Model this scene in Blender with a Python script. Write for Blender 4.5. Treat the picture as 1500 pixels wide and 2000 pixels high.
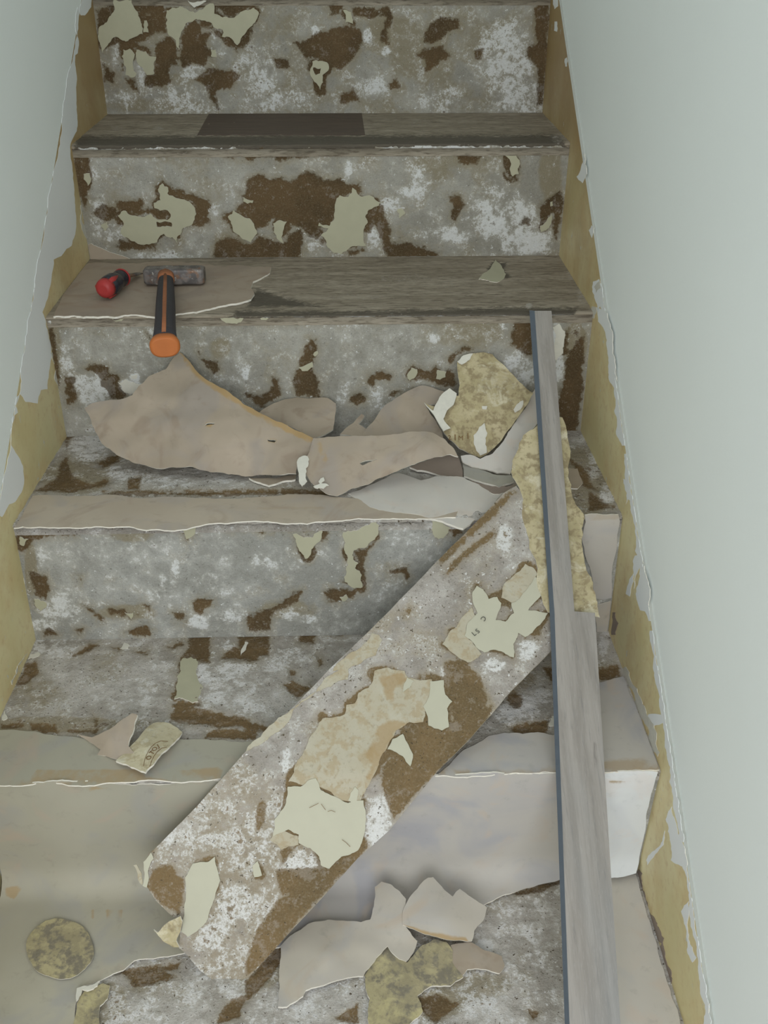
import bpy, bmesh, math, random
import numpy as np
from mathutils import Vector, Matrix
from mathutils.geometry import delaunay_2d_cdt

random.seed(7)
RNG = np.random.default_rng(11)
for o in list(bpy.data.objects):
    bpy.data.objects.remove(o, do_unlink=True)
scene = bpy.context.scene
COL = scene.collection

# ------------------------------------------------------------------ camera
ZO = 0.369                                    # height of the fourth nosing above the hall floor
FPX = 1900.0
CAM = np.array([0.05338, -0.82072, 0.84211 + ZO])
RT = np.array([0.9996155, -0.0277240, 0.0004637])
UP = np.array([0.0136911, 0.5080511, 0.8612181])
FW = np.array([0.0241120, 0.8608806, -0.5082354])
cam_data = bpy.data.cameras.new('camera')
cam_data.sensor_fit = 'VERTICAL'
cam_data.sensor_height = 24.0
cam_data.lens = FPX / 2000.0 * 24.0
cam_data.clip_start = 0.02
cam = bpy.data.objects.new('camera', cam_data)
COL.objects.link(cam)
M = Matrix.Identity(4)
for i in range(3):
    M[i][0], M[i][1], M[i][2], M[i][3] = RT[i], UP[i], -FW[i], CAM[i]
cam.matrix_world = M
scene.camera = cam

# ------------------------------------------------------------------ light and exposure
scene.view_settings.view_transform = 'Standard'
scene.view_settings.look = 'None'
scene.view_settings.gamma = 1.0
scene.view_settings.use_curve_mapping = False
scene.view_settings.exposure = -0.02
world = bpy.data.worlds.new('daylight')
scene.world = world
world.use_nodes = True
bg = world.node_tree.nodes['Background']
bg.inputs[0].default_value = (0.95, 1.0, 1.04, 1)
bg.inputs[1].default_value = 0.98


def area_light(name, loc, target, sx, sy, energy, col):
    l = bpy.data.lights.new(name, 'AREA')
    l.shape = 'RECTANGLE'
    l.size, l.size_y, l.energy, l.color = sx, sy, energy, col
    o = bpy.data.objects.new(name, l)
    COL.objects.link(o)
    o.location = loc
    o.rotation_euler = (Vector(target) - Vector(loc)).to_track_quat('-Z', 'Y').to_euler()
    return o


area_light('hall_window_light', (-0.05, -2.3, 1.65), (0.0, 0.1, 0.5), 1.4, 1.3, 32.0, (0.97, 1.0, 1.03))

# ------------------------------------------------------------------ small maths helpers
Wd = 0.4                                      # half width of the flight
N = {1: (0.8281, 0.5578), 2: (0.5542, 0.3678), 3: (0.2766, 0.1829), 4: (-0.0028, 0.0040)}
B = {0: (1.0968, 0.5638), 1: (0.8331, 0.3727), 2: (0.5490, 0.1766), 3: (0.2661, 0.0013), 4: (0.0061, -0.1831)}
N[0] = (1.1018, 0.7600); B[-1] = (1.377, 0.7600); N[5] = (-0.2755, -0.1831); B[5] = (-0.2705, -0.369)
N = {k: np.array([v[0], v[1] + ZO]) for k, v in N.items()}
B = {k: np.array([v[0], v[1] + ZO]) for k, v in B.items()}
NSL = 0.1858 / 0.27545                        # pitch of the flight


def proj(P):
    q = np.asarray(P, float) - CAM
    f = q @ FW
    return np.stack([750 + FPX * (q @ RT) / f, 1000 - FPX * (q @ UP) / f], -1)


def ray(px):
    px = np.asarray(px, float)
    v = FW + np.outer(px[:, 0] - 750, RT) / FPX + np.outer(1000 - px[:, 1], UP) / FPX
    return v / np.linalg.norm(v, axis=1)[:, None]


class Prof:
    """A surface that runs straight across the flight: a polyline of (y, z), top first."""
    def __init__(self, pts, off=0.0):
        p = np.array(pts, float)
        d = np.diff(p, axis=0)
        n = np.stack([d[:, 1], -d[:, 0]], -1)
        n /= np.linalg.norm(n, axis=1)[:, None]
        mid = (p[:-1] + p[1:]) / 2
        s = np.sign(((CAM[1:] - mid) * n).sum(1))
        n *= s[:, None]
        vn = np.vstack([n[:1], (n[:-1] + n[1:]), n[-1:]])
        vn /= np.linalg.norm(vn, axis=1)[:, None]
        self.p = p + vn * off
        self.n = n

    def hit(self, px):
        v = ray(px)
        best = np.full(len(v), 1e9)
        out = np.zeros((len(v), 3))
        K = len(self.p) - 1
        for k in range(K):
            a, b = self.p[k], self.p[k + 1]
            n = self.n[k]
            den = v[:, 1] * n[0] + v[:, 2] * n[1]
            t = ((a - CAM[1:]) @ n) / np.where(abs(den) < 1e-9, 1e-9, den)
            P = CAM + v * t[:, None]
            d = b - a
            s = ((P[:, 1:] - a) @ d) / (d @ d)
            lo = -99 if k == 0 else -1e-6
            hi = 99 if k == K - 1 else 1 + 1e-6
            ok = (s >= lo) & (s <= hi) & (t > 0) & (t < best)
            best = np.where(ok, t, best)
            out = np.where(ok[:, None], P, out)
        return out


class Side:
    """The vertical face of a string board, x constant."""
    def __init__(self, x):
        self.x = x

    def hit(self, px):
        v = ray(px)
        t = (self.x - CAM[0]) / v[:, 0]
        return CAM + v * t[:, None]


def riser_s(i, off=0.0):
    return Prof([N[i], B[i]], off)


def tread_s(i, off=0.0):
    return Prof([B[i - 1], N[i]], off)


def yz(surf, py, px=600):
    return surf.hit([(px, py)])[0][1:]


def slope_s(sa, pya, sb, pyb, off=0.0):
    return Prof([yz(sa, pya), yz(sb, pyb)], off)


def T(s, x0=0.0, y0=0.0, k=1.0):
    """outline text 'x,y x,y ...' -> photo frame points"""
    return [(x0 + float(a.split(',')[0]) / k, y0 + float(a.split(',')[1]) / k) for a in s.split()]


def inside(poly, q):
    p = np.array(poly)
    x, y = q[:, 0], q[:, 1]
    r = np.zeros(len(q), bool)
    j = len(p) - 1
    for i in range(len(p)):
        c = ((p[i, 1] > y) != (p[j, 1] > y))
        with np.errstate(divide='ignore', invalid='ignore'):
            xi = (p[j, 0] - p[i, 0]) * (y - p[i, 1]) / (p[j, 1] - p[i, 1]) + p[i, 0]
        r ^= c & (x < xi)
        j = i
    return r


def sdist(poly, q, clip=40.0):
    """signed distance to an outline, positive inside, clipped"""
    p = np.array(poly)
    out = np.full(len(q), -clip)
    lo, hi = p.min(0) - clip, p.max(0) + clip
    m = ((q >= lo) & (q <= hi)).all(1)
    if not m.any():
        return out
    s = q[m]
    d = np.full(len(s), 1e9)
    for i in range(len(p)):
        a, b = p[i - 1], p[i]
        ab = b - a
        t = np.clip(((s - a) @ ab) / max(ab @ ab, 1e-9), 0, 1)
        d = np.minimum(d, np.linalg.norm(s - a - t[:, None] * ab, axis=1))
    out[m] = np.clip(np.where(inside(poly, s), d, -d), -clip, clip)
    return out


def field(polys, q, clip=40.0):
    out = np.full(len(q), -clip)
    for p in polys:
        out = np.maximum(out, sdist(p, q, clip))
    return out


def blobs(lst, q):
    out = np.zeros(len(q))
    for cx, cy, rx, ry, a in lst:
        r = ((q[:, 0] - cx) / rx) ** 2 + ((q[:, 1] - cy) / ry) ** 2
        out = np.maximum(out, a * np.clip(1.25 - r * 0.75, 0, 1)) if a > 0 else out
    return out


def vnoise(P, f, seed=0):
    q = np.asarray(P) * f + seed * 17.31
    i = np.floor(q).astype(np.int64)
    u = q - i
    u = u * u * (3 - 2 * u)
    r = 0
    for dx in (0, 1):
        for dy in (0, 1):
            for dz in (0, 1):
                h = (i[:, 0] + dx) * 374761393 + (i[:, 1] + dy) * 668265263 + (i[:, 2] + dz) * 2147483647
                h = (h ^ (h >> 13)) * 1274126177
                h = ((h ^ (h >> 16)) & 0xffff) / 65535.0
                w = (u[:, 0] if dx else 1 - u[:, 0]) * (u[:, 1] if dy else 1 - u[:, 1]) * (u[:, 2] if dz else 1 - u[:, 2])
                r = r + w * h
    return r


def ragged(poly, amp=0.10, seg=7.0, rnd=None):
    rnd = rnd or random
    pts = [tuple(p) for p in poly]
    for _ in range(6):
        out, ch = [], False
        for i in range(len(pts)):
            a, b = pts[i], pts[(i + 1) % len(pts)]
            out.append(a)
            L = math.hypot(b[0] - a[0], b[1] - a[1])
            if L > seg * 1.6:
                o = rnd.uniform(-amp, amp) * L
                t = rnd.uniform(.4, .6)
                out.append((a[0] + (b[0] - a[0]) * t - (b[1] - a[1]) / L * o, a[1] + (b[1] - a[1]) * t + (b[0] - a[0]) / L * o))
                ch = True
        pts = out
        if not ch:
            break
    return pts


def rbf(ctrl, q):
    """smooth height through control points (px, py, h), 0 in between fading by distance"""
    c = np.array(ctrl, float)
    def k(r):
        return r
    D = np.linalg.norm(c[:, None, :2] - c[None, :, :2], axis=2)
    A = k(D)
    n = len(c)
    Pm = np.hstack([np.ones((n, 1)), c[:, :2] / 1000])
    L = np.zeros((n + 3, n + 3)); L[:n, :n] = A; L[:n, n:] = Pm; L[n:, :n] = Pm.T
    L += np.eye(n + 3) * 1e-9
    w = np.linalg.solve(L, np.concatenate([c[:, 2], [0, 0, 0]]))
    R = np.sqrt(((q[:, None, :] - c[None, :, :2]) ** 2).sum(2) + 30.0)
    return k(R) @ w[:n] + np.hstack([np.ones((len(q), 1)), q / 1000]) @ w[n:]


# ------------------------------------------------------------------ materials
def lin(c):
    return tuple(((v / 255) / 12.92 if v / 255 <= 0.04045 else ((v / 255 + 0.055) / 1.055) ** 2.4) for v in c) + (1.0,)


class Mat:
    def __init__(self, name, rough=0.75, spec=0.3):
        self.m = bpy.data.materials.new(name)
        self.m.use_nodes = True
        self.t = self.m.node_tree
        self.b = self.t.nodes['Principled BSDF']
        self.b.inputs['Roughness'].default_value = rough
        self.b.inputs['Specular IOR Level'].default_value = spec
        self.pos = self.t.nodes.new('ShaderNodeNewGeometry').outputs['Position']

    def link(self, v, inp):
        if hasattr(v, 'links'):
            self.t.links.new(v, inp)
        elif isinstance(v, (tuple, list)):
            inp.default_value = v if len(v) == len(inp.default_value) else tuple(v)[:len(inp.default_value)]
        else:
            inp.default_value = v

    def scaled(self, sx, sy, sz):
        n = self.t.nodes.new('ShaderNodeVectorMath'); n.operation = 'MULTIPLY'
        self.t.links.new(self.pos, n.inputs[0]); n.inputs[1].default_value = (sx, sy, sz)
        return n.outputs[0]

    def noise(self, scale, detail=4, rough=0.55, dist=0.0, vec=None, off=0):
        n = self.t.nodes.new('ShaderNodeTexNoise')
        v = vec or self.pos
        if off:
            a = self.t.nodes.new('ShaderNodeVectorMath'); a.operation = 'ADD'
            self.t.links.new(v, a.inputs[0]); a.inputs[1].default_value = (off, off * 1.7, -off)
            v = a.outputs[0]
        self.t.links.new(v, n.inputs['Vector'])
        n.inputs['Scale'].default_value = scale; n.inputs['Detail'].default_value = detail
        n.inputs['Roughness'].default_value = rough; n.inputs['Distortion'].default_value = dist
        return n.outputs['Fac']

    def attr(self, name):
        n = self.t.nodes.new('ShaderNodeAttribute'); n.attribute_name = name
        return n.outputs['Fac']

    def op(self, kind, a, b=0.0, c=0.0, clamp=False):
        n = self.t.nodes.new('ShaderNodeMath'); n.operation = kind; n.use_clamp = clamp
        self.link(a, n.inputs[0]); self.link(b, n.inputs[1]); self.link(c, n.inputs[2])
        return n.outputs[0]

    def madd(self, a, k, c=0.0):
        return self.op('MULTIPLY_ADD', a, k, c)

    def step(self, v, lo, hi):
        n = self.t.nodes.new('ShaderNodeMapRange'); n.interpolation_type = 'SMOOTHSTEP'
        self.link(v, n.inputs[0]); n.inputs[1].default_value = lo; n.inputs[2].default_value = hi
        return n.outputs[0]

    def mix(self, f, a, b):
        n = self.t.nodes.new('ShaderNodeMix'); n.data_type = 'RGBA'
        self.link(f, n.inputs[0]); self.link(a, n.inputs[6]); self.link(b, n.inputs[7])
        return n.outputs[2]

    def color(self, c):
        self.link(c, self.b.inputs['Base Color'])

    def bump(self, h, strength=0.5, dist=0.001):
        n = self.t.nodes.new('ShaderNodeBump')
        n.inputs['Strength'].default_value = strength; n.inputs['Distance'].default_value = dist
        self.link(h, n.inputs['Height'])
        self.t.links.new(n.outputs[0], self.b.inputs['Normal'])


def residue(name, grey, light, brown, brown2, olive, white, pit=0.5, streak=(1, 1, 1), wbias=0.06, fleck=-.60, gr=0.0, ob=-.97):
    """felt and adhesive left on the wood: grey film, bare brown patches, white plaster specks"""
    m = Mat(name, 0.85, 0.15)
    v = m.scaled(*streak)
    big = m.noise(9, 4, .6, .3, v)
    mid = m.noise(38, 5, .62, .2, v)
    fine = m.noise(150, 4, .65, 0, v, 3.1)
    vf = m.noise(420, 3, .6, 0, v, 5.7)
    grit = m.noise(700, 2, .5, 0, None, 1.3)
    base = m.mix(m.step(m.op('ADD', m.madd(big, .7), m.op('ADD', m.madd(mid, .5), m.madd(fine, .3))), .60, .90), lin(grey), lin(light))
    base = m.mix(m.op('MULTIPLY', m.step(m.op('ADD', m.madd(fine, .6), m.madd(vf, .5)), .48, .72), .55), base, lin([c * .80 for c in grey]))
    ol = m.op('ADD', m.attr('olive'), m.madd(m.op('ADD', m.madd(mid, .9), m.madd(m.noise(14, 5, .6, .4, v, 9.0), 1.0)), 1.0, ob))
    base = m.mix(m.op('MULTIPLY', m.step(ol, -.02, .30), .8), base, lin(olive))
    halo = m.op('ADD', m.attr('brown'), m.op('ADD', m.madd(mid, 60, -30), m.madd(fine, 40, -20)))
    base = m.mix(m.op('MULTIPLY', m.step(halo, -20, 4), .6), base, lin(olive))
    # brown bare patches with frayed edges
    e = m.op('ADD', m.madd(m.attr('brown'), .060), m.op('ADD', m.madd(mid, 1.5, -.75), m.madd(fine, 1.3, -.65)))
    fl = m.op('ADD', m.op('ADD', m.madd(mid, 2.4, -1.2), m.madd(fine, 2.0, -1.0)), m.madd(m.attr('olive'), .40))
    e = m.op('MAXIMUM', e, m.op('ADD', fl, fleck))
    bm = m.step(e, -.16, .20)
    bc = m.mix(m.step(m.op('ADD', big, m.madd(fine, .35)), .50, .85), lin(brown), lin(brown2))
    bc = m.mix(m.op('MULTIPLY', m.step(vf, .45, .75), .35), bc, lin(olive))
    # white plaster
    w = m.op('ADD', m.madd(m.attr('white'), .80), m.op('ADD', m.madd(fine, 2.0, -1.0), m.op('ADD', m.madd(mid, 2.8, -1.4), m.madd(vf, 1.2, -.6))))
    hz = m.op('MULTIPLY', m.step(w, -.15, .55), .42)
    wm = m.op('MULTIPLY', m.step(w, .34 - wbias, .86 - wbias), .92)
    speck = m.step(m.op('ADD', m.madd(vf, 2.0, -1.0), m.madd(m.noise(110, 2, .5, 0, None, 14.0), 2.0, -1.0)), .50 - gr, .64 - gr)
    wm = m.op('MAXIMUM', wm, speck)
    wm = m.op('MULTIPLY', wm, m.op('SUBTRACT', 1.0, m.op('MULTIPLY', bm, .86)))
    pits = m.op('MULTIPLY', m.step(m.op('ADD', m.madd(vf, 2.0, -1.0), m.madd(m.noise(210, 2, .5, 0, None, 8.2), 2.0, -1.0)), .46 - gr, .60 - gr), pit)
    col = m.mix(bm, base, bc)
    col = m.mix(m.op('MULTIPLY', hz, m.op('SUBTRACT', 1.0, bm)), col, lin((188, 185, 175)))
    col = m.mix(wm, col, lin(white))
    col = m.mix(pits, col, lin([c * .75 for c in brown]))
    tone = m.op('ADD', m.madd(grit, .35, .825), 0)
    n = m.t.nodes.new('ShaderNodeMix'); n.data_type = 'RGBA'; n.blend_type = 'MULTIPLY'
    n.inputs[0].default_value = 1.0
    m.link(col, n.inputs[6]); m.link(tone, n.inputs[7])
    m.color(n.outputs[2])
    h = m.op('ADD', m.op('ADD', fine, m.madd(vf, .7)), m.madd(m.op('MINIMUM', m.op('MAXIMUM', m.attr('brown'), -4.0), 4.0), -.07))
    m.bump(h, .8, .0016)
    return m.m


def worn_wood(name, a, b, c, flecks=0.5):
    m = Mat(name, 0.8, 0.2)
    v = m.scaled(1, 7, 7)
    n1 = m.noise(7, 5, .65, .5, v); n2 = m.noise(40, 5, .65, .2, v); n3 = m.noise(160, 3, .6, 0, m.scaled(1, 4, 4))
    col = m.mix(m.step(n1, .38, .66), lin(a), lin(b))
    col = m.mix(m.step(n2, .44, .70), col, lin(c))
    e = m.op('ADD', m.madd(m.attr('brown'), .05), m.op('ADD', m.madd(n2, 1.0, -.5), m.madd(n3, .8, -.4)))
    col = m.mix(m.op('MULTIPLY', m.step(e, -.1, .25), .85), col, lin([x * .55 for x in a]))
    w = m.op('ADD', m.madd(m.attr('white'), .9), m.op('ADD', m.madd(n3, 2.4, -1.2), m.madd(n2, 1.6, -.8)))
    col = m.mix(m.op('MULTIPLY', m.step(w, .42, .75), flecks), col, lin((176, 170, 160)))
    m.color(col)
    m.bump(m.op('ADD', n2, m.madd(n3, .5)), .35, .001)
    return m.m


def lino(name, c1, c2, c3, c4, scale=6.0, rough=0.7):
    """sheet linoleum with a cloudy printed pattern"""
    m = Mat(name, rough, 0.3)
    a = m.noise(scale, 3, .5, .9); b = m.noise(scale * 1.7, 3, .5, 1.4, None, 4.0); c = m.noise(scale * 2.3, 4, .5, 2.2, None, 7.0)
    col = m.mix(m.step(a, .36, .64), lin(c1), lin(c2))
    col = m.mix(m.op('MULTIPLY', m.step(b, .48, .70), .75), col, lin(c3))
    col = m.mix(m.op('MULTIPLY', m.step(c, .52, .72), .7), col, lin(c4))
    dirt = m.noise(55, 5, .6, .3, None, 2.0)
    col = m.mix(m.op('MULTIPLY', m.step(dirt, .56, .78), .30), col, lin([x * .72 for x in c1]))
    stain = m.op('ADD', m.attr('brown'), m.madd(m.noise(90, 4, .6, 0, None, 6.0), 14.0, -7.0))
    col = m.mix(m.op('MULTIPLY', m.step(stain, -3, 6), m.madd(m.attr('stain'), 1.0)), col, lin((164, 136, 90)))
    m.color(col)
    m.bump(m.op('ADD', m.noise(25, 3, .5), m.madd(dirt, .2)), .12, .002)
    return m.m


def backing(name, c1, c2, c3, c4):
    """paper and glue side of torn lino"""
    m = Mat(name, 0.85, 0.15)
    a = m.noise(30, 5, .62, .5); b = m.noise(70, 5, .6, .3, None, 4.0); c = m.noise(22, 5, .62, .6, None, 9.0); d = m.noise(240, 3, .6, 0, None, 2.0)
    col = m.mix(m.step(a, .40, .62), lin(c1), lin(c2))
    col = m.mix(m.op('MULTIPLY', m.step(m.op('ADD', b, m.madd(d, .25)), .58, .74), .9), col, lin(c3))
    col = m.mix(m.op('MULTIPLY', m.step(m.op('ADD', c, m.madd(d, .25)), .66, .80), .9), col, lin(c4))
    col = m.mix(m.op('MULTIPLY', m.step(d, .55, .72), .25), col, lin([x * .6 for x in c1]))
    och = m.op('ADD', m.attr('brown'), m.madd(m.noise(80, 5, .65, 0, None, 6.0), 40.0, -20.0))
    col = m.mix(m.op('MULTIPLY', m.step(och, -4, 10), m.madd(m.attr('stain'), .85)), col, lin((160, 134, 92)))
    m.color(col)
    m.bump(m.op('ADD', a, m.op('ADD', b, m.madd(d, .4))), .5, .0015)
    return m.m


def plain(name, c, rough=0.6, var=0.10, scale=60, spec=0.3, bump=0.1, metal=0.0):
    m = Mat(name, rough, spec)
    n = m.noise(scale, 4, .6)
    m.color(m.mix(n, lin([x * (1 - var) for x in c]), lin([min(255, x * (1 + var)) for x in c])))
    m.b.inputs['Metallic'].default_value = metal
    if bump:
        m.bump(n, bump, .001)
    return m.m


MT = {}
MT['riser'] = residue('residue_on_riser', (144, 141, 130), (170, 168, 158), (78, 64, 44), (96, 78, 54), (132, 123, 100), (208, 209, 206), .35)
MT['riser_cool'] = residue('cool_residue_on_riser', (147, 146, 138), (172, 172, 166), (84, 69, 48), (102, 83, 58), (136, 127, 104), (208, 209, 206), .4, ob=-1.04, fleck=-.68)
MT['tread'] = residue('residue_on_tread', (152, 146, 136), (192, 187, 180), (96, 79, 55), (114, 94, 66), (138, 128, 106), (208, 206, 203), .9, wbias=.18, fleck=-.56, gr=.04)
MT['tread_wood'] = worn_wood('worn_tread_wood', (140, 130, 113), (162, 152, 135), (102, 92, 78), .7)
MT['dark_wood'] = worn_wood('dark_varnished_wood', (92, 81, 72), (100, 88, 77), (86, 75, 66), .05)
MT['flake'] = plain('olive_cream_lino', (172, 169, 144), .6, .05, 40)
MT['flake_pale'] = plain('pale_plaster', (206, 203, 190), .8, .06, 120, bump=.4)
MT['cream'] = plain('bright_cream_layer', (184, 181, 160), .6, .03, 30)
MT['tan'] = backing('tan_layer', (180, 173, 153), (177, 169, 147), (170, 156, 128), (184, 179, 160))
MT['edge'] = plain('torn_white_edge', (226, 221, 208), .9, .08, 200)
MT['lino_pink'] = lino('lino_pinkish', (158, 145, 127), (172, 158, 140), (152, 143, 133), (146, 130, 113))
MT['lino_grey'] = lino('lino_greyish', (172, 167, 150), (164, 160, 144), (158, 156, 150), (174, 160, 143), 4.5)
MT['lino_lilac'] = lino('lino_lilac', (186, 181, 172), (178, 174, 170), (164, 163, 167), (188, 176, 162), 5.0)
MT['lino_pale'] = lino('lino_pale', (184, 176, 161), (178, 171, 159), (170, 166, 161), (180, 166, 148), 5.0)
MT['lino_white'] = lino('lino_whitish', (226, 229, 229), (222, 225, 226), (216, 219, 222), (224, 219, 215), 5.0)
MT['lino_rosy'] = lino('lino_rosy_white', (204, 198, 188), (198, 193, 184), (192, 189, 184), (202, 190, 177), 5.0)
MT['lino_sand'] = lino('lino_sandy', (180, 167, 149), (188, 176, 158), (174, 165, 155), (170, 154, 137))
MT['lino_brown'] = lino('lino_brownish', (156, 141, 124), (164, 150, 133), (148, 135, 122), (150, 132, 115))
MT['backing'] = backing('paper_backing', (172, 160, 124), (188, 176, 142), (146, 132, 102), (208, 200, 172))
MT['backing_dark'] = backing('glue_backing', (152, 143, 114), (176, 166, 130), (124, 118, 104), (184, 174, 132))
MT['backing_print'] = backing('printed_backing', (190, 181, 152), (198, 190, 162), (172, 160, 130), (206, 201, 180))
MT['underside'] = plain('lino_underside', (146, 132, 120), .8, .08, 30)
MT['strip'] = residue('strip_underside', (148, 141, 131), (184, 178, 170), (106, 90, 64), (122, 102, 72), (146, 134, 112), (212, 211, 207), .9, wbias=.10, fleck=-.50, gr=.05)
MT['ink'] = plain('brown_ink', (120, 92, 58), .8, .1)


def string_mat():
    m = Mat('scraped_string_board', .5, .35)
    v = m.scaled(9, 1.6, 1.6)
    a = m.noise(9, 4, .6, .4, v); b = m.noise(50, 4, .6, 0, v, 4.0)
    col = m.mix(m.step(a, .36, .64), lin((216, 196, 146)), lin((224, 212, 166)))
    col = m.mix(m.op('MULTIPLY', m.step(b, .5, .72), .4), col, lin((190, 158, 110)))
    col = m.mix(m.op('MULTIPLY', m.step(m.noise(7, 3, .5, .3, None, 8.0), .45, .62), .6), col, lin((214, 204, 152)))
    fl = m.step(m.op('ADD', m.noise(60, 4, .6, .2, m.scaled(3, 1, .55), 6.0), m.madd(m.noise(190, 3, .6), .35)), .86, .90)
    col = m.mix(fl, col, lin((206, 206, 196)))
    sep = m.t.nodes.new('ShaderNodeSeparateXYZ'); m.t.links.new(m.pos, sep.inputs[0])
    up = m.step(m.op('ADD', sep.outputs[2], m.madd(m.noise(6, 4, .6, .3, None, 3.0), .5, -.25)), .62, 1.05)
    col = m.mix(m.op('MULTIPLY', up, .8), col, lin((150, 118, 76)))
    col = m.mix(fl, col, lin((206, 206, 196)))
    m.color(col)
    m.bump(m.op('ADD', a, m.madd(b, .4)), .15, .001)
    return m.m


def wall_mat(name, c):
    m = Mat(name, .65, .25)
    a = m.noise(3, 4, .5, .3); b = m.noise(260, 3, .6)
    m.color(m.mix(m.op('ADD', m.madd(a, .6), m.madd(b, .2)), lin([x * .975 for x in c]), lin([min(255, x * 1.02) for x in c])))
    m.bump(m.op('ADD', m.madd(b, .3), a), .08, .002)
    return m.m


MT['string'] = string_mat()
MT['wall'] = wall_mat('wall_paint', (243, 248, 244))
MT['paint'] = wall_mat('brushed_white_paint', (236, 238, 236))
MT['ledge'] = wall_mat('chipped_ledge_paint', (176, 178, 170))
MT['floor'] = wall_mat('hall_floor_screed', (150, 142, 130))

# ------------------------------------------------------------------ object helpers


def mesh_obj(name, verts, faces, mats, parent=None, mi=None, smooth=False, attrs=None, base=True):
    V = np.asarray(verts, float)
    c = np.zeros(3)
    if base:
        c = np.array([V[:, 0].mean(), V[:, 1].mean(), V[:, 2].min()])
    me = bpy.data.meshes.new(name)
    me.from_pydata((V - c).tolist(), [], [tuple(int(i) for i in f) for f in faces])
    for m in (mats if isinstance(mats, list) else [mats]):
        me.materials.append(m)
    if mi is not None:
        me.polygons.foreach_set('material_index', np.asarray(mi, np.int32))
    if smooth is True:
        me.polygons.foreach_set('use_smooth', np.ones(len(me.polygons), bool))
    elif smooth is not False:
        me.polygons.foreach_set('use_smooth', np.asarray(smooth, bool))
    if attrs:
        for k, a in attrs.items():
            at = me.attributes.new(k, 'FLOAT', 'POINT')
            at.data.foreach_set('value', np.asarray(a, np.float32))
    me.update()
    o = bpy.data.objects.new(name, me)
    COL.objects.link(o)
    o.location = c
    if parent is not None:
        attach(o, parent)
    return o


def world_loc(o):
    p = Vector(o.location)
    q = o.parent
    while q is not None:
        p = p + o.matrix_parent_inverse.translation + Vector(q.location) if False else p
        q = q.parent
    return p


def attach(o, parent):
    """all objects keep world coordinates: the inverse cancels the parent's place"""
    o.parent = parent
    o.matrix_parent_inverse = ABS[parent.name].inverted()
    ABS[o.name] = Matrix.Translation(o.location) if o.rotation_euler == Matrix.Identity(3).to_euler() else Matrix.LocRotScale(o.location, o.rotation_euler, o.scale)


class _Abs(dict):
    def __missing__(self, k):
        o = bpy.data.objects[k]
        return Matrix.LocRotScale(o.location, o.rotation_euler, o.scale)


ABS = _Abs()


def tag(o, label=None, cat=None, group=None, kind=None):
    if label: o['label'] = label
    if cat: o['category'] = cat
    if group: o['group'] = group
    if kind: o['kind'] = kind
    return o


def empty(name, loc):
    o = bpy.data.objects.new(name, None)
    o.empty_display_size = .05
    COL.objects.link(o)
    o.location = loc
    return o


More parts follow.
